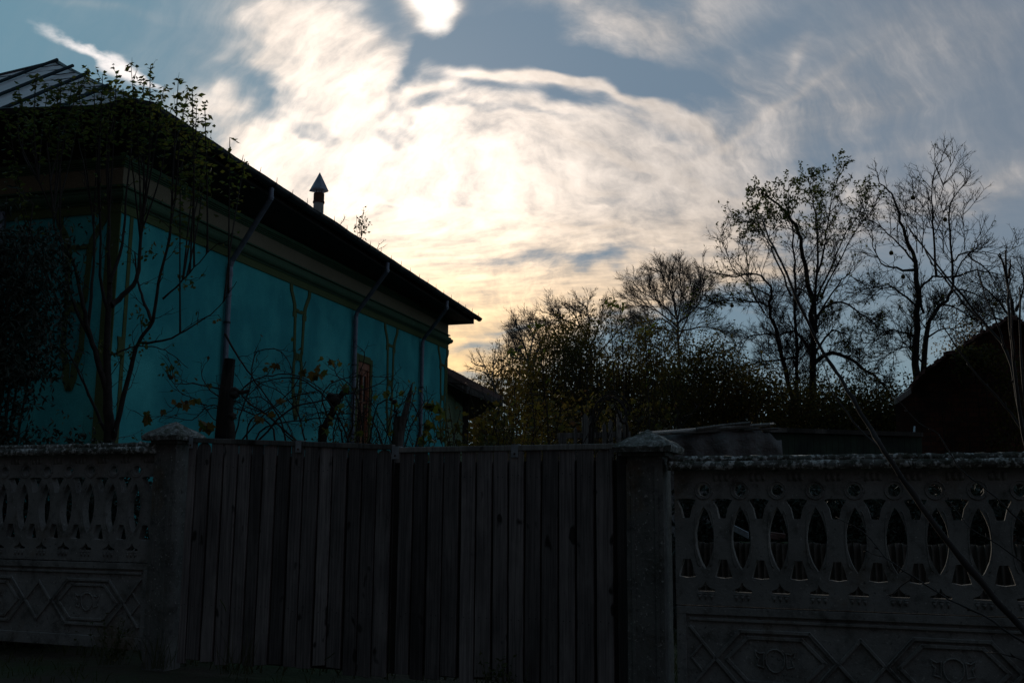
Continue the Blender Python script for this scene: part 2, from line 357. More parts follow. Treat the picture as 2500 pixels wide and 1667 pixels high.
MT['vine'] = leafmat('vine_leaf', [(.06, .1, .015), (.11, .14, .02), (.17, .15, .025), (.08, .09, .02)])
MT['dark_leaf'] = leafmat('dark_evergreen_leaf', [(.012, .022, .014), (.02, .032, .02), (.03, .04, .028)], .15)
MT['grass'] = leafmat('grass_blade', [(.04, .06, .015), (.06, .07, .02), (.1, .09, .04)], .3)
MT['bark'] = plain('dark_bark', (.045, .036, .03), (.022, .018, .016), 12., .95, 0., .7)
MT['twig'] = plain('dark_twig_bark', (.04, .03, .026), (.022, .017, .015), 6., .9)
MT['palebark'] = plain('grey_brown_bark', (.13, .11, .095), (.08, .065, .055), 6., .9)
MT['cane'] = plain('brown_cane', (.035, .024, .02), (.02, .014, .012), 9., .8)
t = NT('cloudy_plastic_sheet'); t.done(t.ramp(t.noise(2.5, 6, .7, dist=.8), (.13, .12, .115), (.05, .042, .038)), .4, t.noise(5., 5, .6), .8, .05); MT['plastic'] = t.m

# ------------------------------------------------------------------ ground
mb = MB(); S = 900.
xs = [-S, -60, -30] + [-14+i*1. for i in range(34)] + [40, 80, S]; ys = [-40, -12, -6, 0, 2.5, 4, 5, 6] + [7+i*1.2 for i in range(26)] + [45, 80, 200, 1400]
for y in ys:
    for x in xs:
        z = .05*mnoise.noise(Vector((x*.4, y*.4, 0)))-.03 if abs(x) < 30 and y < 40 else -.03
        mb.v.append((x, y, z))
nx = len(xs)
for j in range(len(ys)-1):
    for i in range(nx-1): a = j*nx+i; mb.face(a, a+1, a+nx+1, a+nx)
tag(mb.build('ground', MT['soil']), kind='structure')
mb = MB(); mb.v = [(-60, -25, .03), (60, -25, .03), (60, -15, .03), (14, -2.9, .03), (-60, 25.5, .03)]; mb.face(0, 1, 2, 3, 4)
mb.v = [(-60, -30, .03), (60, -30, .03), (60, -19, .03), (-14, 9.6, .03), (-60, 27.2, .03)]
tag(mb.build('lane', MT['dirt']), kind='structure')

# ------------------------------------------------------------------ the fence line: x along it, y away from the street
FA = (-2.5180, 7.56); FRZ = math.atan2(-.35793, .93375)
def fw(u, y, z): return Vector((FA[0]+u*math.cos(FRZ)-y*math.sin(FRZ), FA[1]+u*math.sin(FRZ)+y*math.cos(FRZ), z))
def fence(name, label, u0, dz):
    f = thing(name, label, 'fence', fw(u0, 0, dz), FRZ)
    L = 2.02; P = .2095; cx = L/2; holes = []
    def H(p): holes.append([(a+rnd.uniform(-.0012, .0012), b+rnd.uniform(-.0012, .0012)) for a, b in p])
    for k in range(-4, 5):
        x = cx+k*P
        H([(x+.034*math.cos(t*math.pi/9), 1.205+.034*math.sin(t*math.pi/9)) for t in range(18)])
        zc, hh, hw = .932, .18, .053
        sd = [(hw*(1-(abs(i)/7)**2)**.9, zc-hh*i/7) for i in range(-7, 8)]
        H([(x+a, b) for a, b in sd]+[(x-a, b) for a, b in sd[-2:0:-1]])
        H([(x, .687), (x+.008, .668), (x+.024, .652), (x+.054, .642), (x+.054, .630), (x-.054, .630), (x-.054, .642), (x-.024, .652), (x-.008, .668)])
    for k in range(-5, 5):
        x = cx+(k+.5)*P
        if x < .03 or x > L-.03: continue
        w = min(.061, min(x, L-x)-.008)
        H([(x-w, 1.15), (x-w*.5, 1.157), (x+w*.5, 1.157), (x+w, 1.15), (x+.034, 1.105), (x+.020, 1.045), (x-.020, 1.045), (x-.034, 1.105)])
        H([(x-.022, .812), (x+.022, .812), (x+.036, .765), (x+min(w, .05), .712), (x, .705), (x-min(w, .05), .712), (x-.036, .765)])
    for h in holes:
        pass
    me = plate([(.0, .552), (L, .552), (L, 1.33), (.0, 1.33)], holes, .06, .005)
    op = link('openwork_panel', me, MT['conc'], f, .004)
    mb = MB()
    for k in range(-4, 5):
        x = cx+k*P
        mb.tube([Vector((x+.05*math.cos(t), -.002, 1.205+.05*math.sin(t))) for t in [i*math.pi/8 for i in range(17)]], .0035, 5)
        for i in (-1, 0, 1):
            xx = x+i*.034; mb.poly([(xx-.011, -.004, .612), (xx+.011, -.004, .612), (xx, -.004, .582)][::-1], (0, .012, 0))
            mb.box(xx-.012, xx+.012, -.005, .005, .613, .619)
        xb = x+P/2
        if xb < L-.05:
            for i in (-1, 0, 1): mb.box(xb+i*.033-.011, xb+i*.033+.011, -.004, .004, 1.258, 1.302)
        for sg in (-1, 1):
            mb.tube([Vector((x+sg*(.03+.028*math.cos(a)), -.001, .932+.16*math.sin(a))) for a in [i*math.pi/10-math.pi/2 for i in range(11)]], .0035, 4)
    mb.build('raised_ornament', MT['conc'], op, smooth=True)
    # lower slab with its raised frame, long hexagons, diamonds and emblem
    mb = MB(); mb.rough(0, L, .012, .06, -.05, .546, .07, .0015); lo = mb.build('relief_panel', MT['conc'], f)
    mb = MB()
    mb.box(0, L, -.002, .012, .50, .544); mb.box(0, L, -.002, .012, -.05, .03); mb.box(0, .055, -.0022, .012, .03, .5); mb.box(L-.055, L, -.0022, .012, .03, .5)
    mb.box(.075, L-.075, .002, .012, .465, .482)
    def bar(p, q, w=.016, h=.013):
        d = Vector((q[0]-p[0], 0, q[1]-p[1])); n = Vector((d.z, 0, -d.x)).normalized()*w/2; e = d.normalized()*w*.45
        a = Vector((p[0], .013-h, p[1]))-e; b = Vector((q[0], .013-h, q[1]))+e
        mb.poly([a-n, b-n, b+n, a+n], (0, h+.002, 0))
    def loop(pts, w=.016, h=.013):
        for i in range(len(pts)): bar(pts[i], pts[(i+1) % len(pts)], w, h)
    for hx in (cx-.46, cx+.46):
        for s_, hh in ((1., .013), (.78, .010)):
            A, Bx, Z = .33*s_+(.0 if s_ == 1 else .01), .19*s_, .155*s_
            loop([(hx-Bx, .262+Z), (hx+Bx, .262+Z), (hx+A, .262), (hx+Bx, .262-Z), (hx-Bx, .262-Z), (hx-A, .262)], .02, hh)
        loop([(hx+.052*math.cos(t)*(1 if math.sin(t) > 0 else 1.), .275+(.05 if math.sin(t) > 0 else .075)*math.sin(t)) for t in [i*math.pi/7 for i in range(14)]], .008, .009)
        for sg in (-1, 1):
            loop([(hx+sg*.06, .305), (hx+sg*.085, .30), (hx+sg*.11, .315), (hx+sg*.104, .285), (hx+sg*.09, .272), (hx+sg*.10, .235), (hx+sg*.065, .225)], .008, .008)
    for dx_ in (cx, ):
        loop([(dx_, .262+.135), (dx_+.12, .262), (dx_, .262-.135), (dx_-.12, .262)], .018)
        bar((dx_-.13, .262), (dx_-.27, .42)); bar((dx_+.13, .262), (dx_+.27, .42)); bar((dx_-.13, .262), (dx_-.27, .10)); bar((dx_+.13, .262), (dx_+.27, .10))
    for sg in (-1, 1):
        ex = cx+sg*(L/2-.08); mx = cx+sg*(L/2-.22)
        bar((ex, .43), (mx, .262)); bar((mx, .262), (ex, .10)); loop([(mx, .262), (mx+sg*.07, .345), (ex, .262), (mx+sg*.07, .18)], .012, .01)
    mb.build('raised_frame', MT['conc'], lo, bevel=.003)
    mb = MB(); mb.rough(-.03, L+.02, -.05, .11, 1.322, 1.372, .03, .006, 14.); mb.rough(-.03, L+.02, -.028, .09, 1.366, 1.402, .03, .009, 17.)
    mb.build('coping', MT['coping'], f, smooth=True)
    return f
fence('concrete_fence', 'openwork concrete fence with lichen coping left of the wooden gate', -2.06, .15)
fence('concrete_fence', 'openwork concrete fence with white lichen coping on the right, behind the bare diagonal stems', 3.73, 0.)
def gatepost(label, u0, dz, w, capx=.07):
    g = thing('gate_post', label, 'gate post', fw(u0, 0, 0), FRZ, None)
    mb = MB(); mb.rough(0, w, -.03, w-.03, -.2, 1.405+dz, .045, .002); mb.build('shaft', MT['conc_dark'], g, bevel=.0)
    mb = MB(); mb.box(.03, .05, -.036, -.029, .1, 1.38+dz); mb.box(w-.05, w-.03, -.036, -.029, .1, 1.38+dz); mb.build('raised_strip', MT['conc_dark'], g)
    mb = MB(); mb.rough(.006, w-.006, -.024, w-.036, 1.405+dz, 1.465+dz, .03, .003)
    mb.rough(-.022, w+.022, -.052, w-.008, 1.452+dz, 1.473+dz, .04, .002); mb.build('neck', MT['conc_dark'], g)
    z0 = 1.472+dz; c = capx; cx, cy = w/2, w/2-.03; h = w/2+c
    mb = MB(); n = 14; grid = {}
    for i in range(n+1):
        for j in range(n+1):
            a = -1+2*i/n; b = -1+2*j/n; m = max(abs(a), abs(b)); z = .045+.10*(1-m)
            if m > .99: z = .034
            p = Vector((cx+a*h, cy+b*h, z0+z)); p += mnoise.noise_vector(p*22)*.007+mnoise.noise_vector(p*70)*.004
            grid[i, j] = len(mb.v); mb.v.append(tuple(p))
    for i in range(n):
        for j in range(n): mb.face(grid[i, j], grid[i+1, j], grid[i+1, j+1], grid[i, j+1])
    edge = [(i, 0) for i in range(n)]+[(n, j) for j in range(n)]+[(n-i, n) for i in range(n)]+[(0, n-j) for j in range(n)]
    b0 = []
    for (i, j) in edge: p = mb.v[grid[i, j]]; b0.append(len(mb.v)); mb.v.append((p[0]*.97+cx*.03, p[1]*.97+cy*.03, z0+.002))
    for k in range(len(edge)): q = (k+1) % len(edge); mb.face(grid[edge[q]], grid[edge[k]], b0[k], b0[q])
    mb.face(*b0); mb.build('cap', MT['capc'], g)
    return g
gatepost('concrete gate post with low rough cap left of the wooden gate', -.037, .088, .185)
gatepost('concrete gate post with pyramid cap between the gate and the right fence', 3.447, -.045, .222)

# ------------------------------------------------------------------ the gate
def gate(label, u0, u1, zt0, zt1, edges, rails, straps):
    g = thing('wooden_gate', label, 'gate', fw(u0, .03, 0), FRZ)
    zt = lambda u: zt0+(zt1-zt0)*(u-u0)/(u1-u0)
    def bd(a, b, top, rounded, y=0.):
        mb = MB(); a += .0015; b -= .0015; w = b-a; lean = rnd.uniform(-.006, .006); z0 = rnd.uniform(.02, .07)
        pts = [(a+lean, z0), (b+lean, z0+rnd.uniform(-.01, .01))]
        for k in range(1, 9): z = z0+(top-z0)*k/9; pts.append((b+lean*(1-k/9)+rnd.uniform(-.0016, .0016), z))
        if rounded:
            for i in range(7): t = i*math.pi/6; pts.append((a+w/2+w/2*math.cos(t)*1., top-.05+.05*math.sin(t)))
        else: pts += [(b, top), (a, top+rnd.uniform(-.004, .004))]
        for k in range(8, 0, -1): z = z0+(top-z0)*k/9; pts.append((a+lean*(1-k/9)+rnd.uniform(-.0016, .0016), z))
        yy = y+rnd.uniform(-.004, .004)
        mb.poly([(p-u0, yy, z) for p, z in pts], (0, .024, 0)); mb.m = 1
        for zz in (zt(a)-.19, .42):
            for q in (.28, .72):
                x = a+w*q-u0+rnd.uniform(-.006, .006); z = zz+rnd.uniform(-.012, .012); mb.box(x-.0035, x+.0035, yy-.0015, yy+.004, z-.0035, z+.0035)
        mb.build('board', [MT['wood'], MT['black']], g, bevel=.003)
    for i, (a, b) in enumerate(edges):
        rr = i in rails
        bd(a, b, zt((a+b)/2)-(.026 if not rr else .03)-rnd.uniform(0, .008), rr)
    mb = MB()
    for k in range(1): mb.poly([(0, -.008, zt0-.034), (u1-u0, -.008, zt1-.034), (u1-u0, -.008, zt1), (0, -.008, zt0)], (0, .05, 0))
    mb.build('top_rail', MT['wood_grey'], g, bevel=.003)
    mb = MB(); mb.poly([(.0, .026, .05), (u1-u0, .026, .05), (u1-u0, .026, zt1-.10), (0, .026, zt0-.10)], (0, .004, 0)); mb.build('gap_dark_sheet', MT['soffit'], g)  # dark sheet added behind the boards so the gaps go black
    for z, nm in ((zt(u0)-.22, 'rail'), (.42, 'rail')):
        mb = MB(); mb.box(0.01, u1-u0-.01, .032, .075, z-.04, z+.04); mb.build(nm, MT['wood_dark'], g)
    for u, w in straps:
        mb = MB(); z = zt(u); mb.box(u-u0-w/2, u-u0+w/2, -.012, -.0095, z-.075, z+.006); mb.box(u-u0-w/2, u-u0+w/2, -.012, .046, z+.004, z+.0065)
        mb.m = 1; mb.tube([Vector((u-u0, -.0125, z-.055)), Vector((u-u0, -.016, z-.055))], .007, 8); mb.build('metal_strap', [MT['galv'], MT['rust']], g)
    return g
LE = [(0.21, 0.273), (0.282, 0.39), (0.408, 0.505), (0.519, 0.624), (0.636, 0.735), (0.746, 0.831), (0.843, 0.945), (0.957, 1.054), (1.068, 1.162), (1.174, 1.282), (1.294, 1.388), (1.396, 1.499), (1.52, 1.615), (1.626, 1.725), (1.73, 1.834)]
RE = [(1.9, 1.998), (2.01, 2.098), (2.113, 2.213), (2.22, 2.326), (2.341, 2.44), (2.452, 2.555), (2.565, 2.662), (2.672, 2.768), (2.784, 2.882), (2.893, 2.996), (3.002, 3.104), (3.118, 3.225), (3.238, 3.344), (3.37, 3.435)]
gate('left leaf of the grey board gate, next to the low pyramid-capped post', .20, 1.845, 1.585, 1.508, LE, (1, 14), [(.235, .035), (1.129, .045)])
gate('right leaf of the grey board gate, reaching to the right concrete post', 1.85, 3.44, 1.488, 1.489, RE, (12,), [(1.872, .05), (2.713, .045), (3.416, .06)])

# ------------------------------------------------------------------ the teal house: x along its side, y into it
HA = (-4.52906, 11.9); HRZ = math.radians(74.1607)
def hw(u, y, z): return Vector((HA[0]+u*math.cos(HRZ)-y*math.sin(HRZ), HA[1]+u*math.sin(HRZ)+y*math.cos(HRZ), z))
house = thing('teal_house', 'long teal rendered house with green cornice, deep dark eaves and metal roof', 'house', hw(0, 0, 0), HRZ)
X0, X1, WD = -.15, 11.36, 5.9
bz = lambda u: 4.50+.0144*u                    # foot of the cornice; the old house is not quite level
gz = lambda u: 5.50-.0155*u if u < 1e9 else 0  # gutter line
def pl(name, outer, holes, depth, mat, y, bevel=0., parent=house): return link(name, plate(outer, holes, depth, bevel, y), mat, parent)
WIN = (6.60, 7.12, 1.75, 3.72)
a, b, c, d = WIN
pl('side_wall', [(X0, -.2), (X1, -.2), (X1, bz(X1)+.62), (X0, bz(X0)+.62)], [[(a, c), (b, c), (b, d), (a, d)]], .3, MT['teal'], 0.)
def wall_x(name, mat, x, y0, y1, z0, z1, th=.3):
    mb = MB(); mb.box(x, x+th, y0, y1, z0, z1); return mb.build(name, mat, house)
wall_x('front_wall', MT['teal'], X0+.002, .3, WD, -.2, bz(X0)+.62, .298)
wall_x('back_wall', MT['teal'], X1-.3, .3, WD, -.2, bz(X1)+.62, .298)
mb = MB(); mb.box(X0, X1, WD, WD+.3, -.2, 5.1); mb.build('far_wall', MT['teal'], house)
mb = MB(); mb.rough(X0-.05, X1, -.05, -.004, -.2, .75, .1, .01); mb.rough(X0-.05, X0-.004, -.004, WD, -.2, .75, .1, .01); mb.build('plinth', MT['conc_dark'], house)
def sweep(name, prof, mat):                    # profile (out, dz) carried round front, side and back with mitred corners
    mb = MB(); path = [(X0, WD, -1, 0), (X0, 0, -1, -1)]+[(X0+(X1-X0)*i/12, 0, 0, -1) for i in range(1, 12)]+[(X1, 0, 1, -1), (X1, 3., 1, 0)]
    k = len(prof)
    for (x, y, ox, oy) in path:
        for (o, dz) in prof: mb.v.append((x+ox*o, y+oy*o, bz(min(x, X1))+dz+.002*mnoise.noise(Vector((x*3, y*3, dz)))))
    for i in range(len(path)-1):
        for j in range(k): q = (j+1) % k; mb.face(i*k+j, (i+1)*k+j, (i+1)*k+q, i*k+q)
    mb.face(*range(k)); mb.face(*range((len(path)-1)*k+k-1, (len(path)-1)*k-1, -1))
    return mb.build(name, mat, house, smooth=False)
sweep('frieze_band', [(-.05, 0.), (.018, 0.), (.018, .11), (-.05, .11)], MT['olive'])
sweep('cornice_moulding', [(-.05, .108), (.03, .108), (.04, .125), (.07, .14), (.092, .165), (.1, .19), (.1, .222), (.055, .224), (.052, .238), (.066, .24), (.066, .262), (.02, .266), (.02, .30), (.05, .303), (.05, .325), (.0, .329), (-.05, .329)], MT['green'])
sweep('cream_band', [(-.05, .327), (.01, .327), (.01, .55), (-.05, .55)], MT['cream'])
sweep('upper_moulding', [(-.05, .548), (.025, .548), (.025, .565), (.045, .567), (.045, .585), (.065, .588), (.065, .605), (.085, .608), (.09, .66), (-.05, .66)], MT['green'])
# corner band and painted plaster ornaments
mb = MB(); mb.box(X0-.012, X0+.004, -.012, .16, .75, bz(0)+.003); mb.build('corner_band', MT['olive'], house)
mb = MB(); mb.box(X1-.07, X1+.01, -.012, .3, .75, bz(X1)+.003); mb.build('corner_band', MT['olive'], house)
def ribbon(mb, pts, w, y=-.014, dep=.016, fn=None):
    for i in range(len(pts)-1):
        (x0, z0), (x1, z1) = pts[i], pts[i+1]; h = w/2
        mb.poly([fn(x0-h, y, z0), fn(x0+h, y, z0), fn(x1+h, y, z1), fn(x1-h, y, z1)] if z0 < z1 else [fn(x0-h, y, z0), fn(x1-h, y, z1), fn(x1+h, y, z1), fn(x0+h, y, z0)][::1], fn(0, dep, 0)-fn(0, 0, 0))
def ornament(u, side=True, half=0):
    top = bz(u if side else X0)+.002; fn = (lambda a, y, z: Vector((u+a, y, z))) if side else (lambda a, y, z: Vector((X0+y, u-a, z)))
    mb = MB()
    for sg in ((-1, 1) if not half else (half,)):
        c = [(sg*.31, 0.), (sg*.30, -.10), (sg*.235, -.20), (sg*.175, -.31), (sg*.165, -.42)]
        ribbon(mb, c, .09, fn=fn); ribbon(mb, [(sg*.165, -.42), (sg*.16, -.50)], .12, fn=fn)
        ribbon(mb, [(sg*.145, -.5), (sg*.125, -1.05)], .065, fn=fn)
        ribbon(mb, [(sg*.10, -.36), (sg*.03, -.415)], .12, fn=fn)
        ribbon(mb, [(sg*.125, -1.0), (sg*.09, -1.1), (sg*.125, -1.22), (sg*.125, -1.62)], .065, fn=fn); ribbon(mb, [(sg*.07, -1.05), (sg*.07, -1.16)], .13, fn=fn)
        ribbon(mb, [(sg*.125, -1.6), (sg*.06, -1.78), (sg*.05, -1.95), (sg*.0, -2.08)], .085, fn=fn)
    mb.v = [(x, y, z+top) for x, y, z in mb.v]; o = mb.build('wall_ornament', MT['olive'], house)
ornament(4.36); ornament(8.1); ornament(11.08); ornament(.52, False)
mb = MB(); mb.box(.03, .09, -.010, .004, 1., bz(0)); ribbon(mb, [(-.02, 3.05), (.0, 2.95), (-.01, 2.83)], .07, fn=lambda a, y, z: Vector((a, y, z))); mb.build('wall_ornament', MT['olive'], house)
# window
w_ = thing('window', None, None); w_.parent = house; del_ = [w_.pop(k) for k in ('label', 'category') if k in w_]
def wb(name, mat, boxes, par, **k):
    mb = MB()
    for q in boxes: mb.box(*q)
    return mb.build(name, mat, par, **k)
a, b, c, d = WIN
wb('surround', MT['olive'], [(a-.12, a, -.035, .0, c-.05, d+.14), (b, b+.10, -.035, .0, c-.05, d+.10), (a, b, -.036, .0, d, d+.13)], w_, bevel=.02)
wb('frame', MT['brown'], [(a, a+.055, -.01, .08, c, d), (b-.055, b, -.01, .08, c, d), (a+.055, b-.055, -.011, .08, d-.12, d), (a+.055, b-.055, -.008, .08, c, c+.08)], w_)
m = (a+b)/2
wb('sash', MT['brown'], [(m-.03, m+.03, .0, .05, c+.08, d-.12), (a+.055, m-.03, .01, .045, d-.22, d-.12), (m+.03, b-.055, .01, .045, d-.22, d-.12), (a+.055, a+.085, .011, .045, c+.08, d-.22), (b-.085, b-.055, .011, .045, c+.08, d-.22),
    (a+.085, m-.03, .012, .04, d-.72, d-.68), (m+.03, b-.085, .012, .04, d-.72, d-.68)], w_)
wb('pane', MT['glass'], [(a+.085, b-.085, .03, .034, c+.08, d-.22)], w_)
wb('curtain', MT['lace'], [(a+.09, m-.02, .12, .125, c+.1, d-.2)], w_)
wb('sill', MT['conc_dark'], [(a-.14, b+.12, -.10, .0, c-.11, c-.052)], w_)
# roof
AP = Vector((2.09, 3.0, 7.68)); BK = Vector((9.3, 3.0, 7.6))
def gpt(u): return Vector((u, -.65, gz(u)))
FE = [(-.80, 6.65, 5.50), (-.82, 3.5, 5.53), (-.82, 1.21, 5.56), (-.82, .5, 5.51), (-.82, -.02, 5.47), (-.82, -.27, 5.46), (-.82, -.44, 5.49), (-.82, -.65, 5.52)]
eave = [Vector(p) for p in FE]+[gpt(-.5), gpt(.3), gpt(1.2)]+[gpt(u) for u in (2, 3, 4, 5, 6, 7, 8, 9, 10, 11, 11.42)]
mb = MB()
ev = [p+Vector((0, 0, .01)) for p in eave]
iv0 = 0; n = len(ev)
mb.v = [tuple(p) for p in ev]+[tuple(AP), tuple(BK), (11.42, 6.65, 5.45)]
for i in range(7): mb.face(i+1, i, n)
for i in range(7, n-1): mb.face(i+1, i, n if i < 13 else n+1)
mb.face(n, n+1, 13); mb.face(n-1, n+2, n+1); mb.face(0, n+2, n+1, n)
rf = mb.build('roof', MT['roof'], house)
def on_front(y, f):                          # f: 0 at the eave, 1 at the hip edge
    def ez(y):
        for i in range(7):
            (x0, y0, z0), (x1, y1, z1) = FE[i], FE[i+1]
            if y1 <= y <= y0: return z0+(z1-z0)*(y-y0)/(y1-y0)
        return 5.5
    g = (y+.65)/(3+.65) if y < 3 else (6.65-y)/3.65
    return Vector((-.82+f*g*(2.09+.82), y, ez(y)+f*g*(7.68-5.52)+.012))
N = Vector((-.6, 0, .8))
y = 6.2
while y > -.3:
    mb = MB(); pts = [on_front(y, t/8)+N*.02+Vector((0, .012*math.sin(t*1.7+y*5), 0)) for t in range(9)]; mb.tube(pts, .024, 5); y -= .82; mb.build('standing_seam', MT['seam'], rf)
mb = MB()
for k in range(1, 9):
    x = -.82+k*.33; g = (x+.82)/2.91
    yl = -.65+g*3.65; yr = 6.65-g*3.65; row = []
    yy = yr
    while yy > yl: row.append(Vector((x, yy, 5.51+g*2.17))+N*.006); yy -= .4
    row.append(Vector((x, yl, 5.51+g*2.17))+N*.006)
    if len(row) > 1: mb.tube(row, .008, 4)
mb.build('sheet_joint', MT['seam'], rf)
mb = MB(); mb.tube([Vector(FE[7]), Vector(FE[7]).lerp(AP, .5)+Vector((0, 0, -.03)), AP], .03, 6); mb.tube([Vector(FE[0]), AP], .035, 6); mb.tube([AP, BK], .04, 6); mb.build('hip_cap', MT['gutter'], rf)
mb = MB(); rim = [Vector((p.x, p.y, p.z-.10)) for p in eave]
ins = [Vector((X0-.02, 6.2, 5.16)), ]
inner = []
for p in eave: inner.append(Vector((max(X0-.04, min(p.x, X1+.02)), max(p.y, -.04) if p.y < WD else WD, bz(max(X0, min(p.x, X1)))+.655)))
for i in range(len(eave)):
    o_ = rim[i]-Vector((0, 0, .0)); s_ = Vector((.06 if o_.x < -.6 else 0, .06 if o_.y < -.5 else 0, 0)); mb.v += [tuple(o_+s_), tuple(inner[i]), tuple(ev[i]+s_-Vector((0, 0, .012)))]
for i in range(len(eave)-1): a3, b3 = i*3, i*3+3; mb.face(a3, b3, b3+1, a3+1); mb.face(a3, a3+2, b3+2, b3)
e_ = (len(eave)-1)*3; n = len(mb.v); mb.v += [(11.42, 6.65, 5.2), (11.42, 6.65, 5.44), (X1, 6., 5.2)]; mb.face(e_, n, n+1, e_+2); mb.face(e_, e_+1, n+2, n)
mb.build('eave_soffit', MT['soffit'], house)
# gutter: a half pipe round the eave, with its spiked hooks
def gutter(pts, par, r=.062):
    mb = MB(); prev = None
    for i, p in enumerate(pts):
        a = pts[max(0, i-1)]; b = pts[min(len(pts)-1, i+1)]; t_ = (b-a).normalized(); o = Vector((t_.y, -t_.x, 0)).normalized(); ring = []
        for q in range(9): ang = math.pi*q/8; ring.append(len(mb.v)); mb.v.append(tuple(p+o*(r*math.cos(ang)+r*.9)+Vector((0, 0, -r*math.sin(ang)+.012))))
        for q in range(9): ang = math.pi*(8-q)/8; ring.append(len(mb.v)); mb.v.append(tuple(p+o*((r-.006)*math.cos(ang)+r*.9)+Vector((0, 0, -(r-.006)*math.sin(ang)+.014))))
        if prev:
            for q in range(18): z = (q+1) % 18; mb.face(prev[q], ring[q], ring[z], prev[z])
        else: mb.face(*ring)
        prev = ring
    mb.face(*prev[::-1])
    mb.tube([p+Vector((0, 0, .014))+Vector(((pts[min(len(pts)-1, i+1)]-pts[max(0, i-1)]).normalized().y, -(pts[min(len(pts)-1, i+1)]-pts[max(0, i-1)]).normalized().x, 0))*r*1.9 for i, p in enumerate(pts)], .010, 6)
    return mb.build('gutter', MT['gutter'], par, smooth=False)
gp = [Vector(p) for p in FE[:-1]]+[Vector((-.82, -.55, 5.505)), Vector((-.72, -.65, 5.515))]+[gpt(u/4)+Vector((0, .006*mnoise.noise(Vector((u*.9, 0, 0))), .018*mnoise.noise(Vector((u*.35, 4, 0))))) for u in range(-1, 46)]+[gpt(11.45)]
gt = gutter(gp, house)
for i in range(24):
    u = 1.15+i*.455
    if u > 11.4: break
    mb = MB(); p = gpt(u); z = .014; h = rnd.uniform(.07, .1); lx = rnd.uniform(-.015, .02)
    mb.tube([p+Vector((0, .02, .03)), p+Vector((0, -.01, -.05)), p+Vector((0, -.06, -.058)), p+Vector((0, -.118, -.03)), p+Vector((0, -.128, .01)), p+Vector((lx, -.132, h))], [.008, .008, .008, .008, .007, .003], 4)
    mb.build('gutter_hook', MT['gutter'], gt)
def downpipe(u, zb, uw):
    g = gz(u); mb = MB(); yo = -.70
    mb.tube([Vector((u, yo, g-.03)), Vector((u, yo, g-.20)), Vector((uw, -.085, zb+.06)), Vector((uw, -.055, zb-.03)), Vector((uw, -.055, zb-1.5)), Vector((uw, -.055, .3))], .038, 10)
    for p, q in ((Vector((u, yo, g-.17)), Vector((u, yo, g-.20))), (Vector((uw, -.055, zb-.1)), Vector((uw, -.055, zb-.16))), (Vector((uw, -.055, 2.9)), Vector((uw, -.055, 2.84)))): mb.tube([p, q], .043, 10)
    o = mb.build('downpipe', MT['zinc'], house, smooth=False)
    for z in (3.6, 2.4, 1.2):
        mb = MB(); mb.tube([Vector((uw, -.055, z)), Vector((uw, -.055, z+.025))], .047, 10); mb.tube([Vector((uw, -.05, z+.012)), Vector((uw, .02, z+.012))], .008, 4); mb.build('pipe_clamp', MT['gutter'], o)
downpipe(2.06, 4.42, 2.19); downpipe(6.17, 4.50, 6.36); downpipe(9.29, 4.56, 9.66)
mb = MB(); mb.tube([Vector((X0-.06, 1.62, 4.6)), Vector((X0-.06, 1.62, .3))], .04, 10); mb.build('downpipe', MT['zinc'], house)
# flue
fl = thing('flue', None, None, (7.35, 1.25, 6.3)); fl.parent = house
for k in ('label', 'category'):
    if k in fl: del fl[k]
q_ = atY(788, 472, (hw(7.35, 1.25, 0)).y); zt_ = q_.z-6.3; R_ = .098
mb = MB(); mb.tube([Vector((0, 0, -.6)), Vector((0, 0, zt_-.17))], R_, 16); mb.build('pipe', MT['flue'], fl)
mb = MB(); mb.tube([Vector((0, 0, zt_-.2)), Vector((0, 0, zt_-.01))], R_+.004, 16); mb.tube([Vector((0, 0, zt_-.2)), Vector((0, 0, zt_-.165))], R_+.014, 16); mb.build('rusty_collar', MT['rust'], fl)
for ang in range(3):
    mb = MB(); a = ang*2.09+.5; mb.tube([Vector((R_*.6*math.cos(a), R_*.6*math.sin(a), zt_-.02)), Vector((R_*.6*math.cos(a), R_*.6*math.sin(a), zt_+.07))], .008, 4); mb.build('cap_bracket', MT['rust'], fl)
mb = MB(); n = 7
for q in range(n): a = 2*math.pi*q/n+.25; r = .195+.02*math.sin(q*3.1); mb.v.append((r*math.cos(a), r*math.sin(a), zt_+.045+.02*math.sin(q*2.3)))
mb.v.append((.0, .0, zt_+.42)); mb.v.append((0, 0, zt_+.05))
for q in range(n): mb.face(q, (q+1) % n, n); mb.face((q+1) % n, q, n+1)
mb.build('cone_cap', MT['zinc'], fl)

# ------------------------------------------------------------------ tiled annex behind the house
an = thing('annex', 'low green annex with red tiled roof behind the far end of the teal house', 'outbuilding', atY(1100, 1262, 24))
P = [atY(1084, 896, 23.4), atY(1114, 910, 25.0), atY(1228, 971, 29.5)]; Q = [atY(1084, 913, 22.9), atY(1139, 944, 23.6), atY(1228, 981, 28.6)]
mb = MB(); NR = 7
def rp(i, j, lift=0.):
    p = P[0].lerp(P[1], min(1, i*4)) if i <= .25 else P[1].lerp(P[2], (i-.25)/.75)
    q = Q[0].lerp(Q[1], i/.45) if i <= .45 else Q[1].lerp(Q[2], (i-.45)/.55)
    return p.lerp(q, j)+Vector((0, 0, lift))
for r in range(NR):
    for c in range(46):
        i0, i1 = c/46, (c+1)/46; jt = rnd.uniform(-.006, .006); l = .05+rnd.uniform(0, .012)
        A4 = [rp(i0, r/NR, .01), rp(i1, r/NR, .01), rp(i1, (r+1.12)/NR+jt, l), rp(i0, (r+1.12)/NR+jt, l)]
        mb.poly(A4, (0, 0, -.02))
mb.build('roof', MT['tile'], an, world=True)
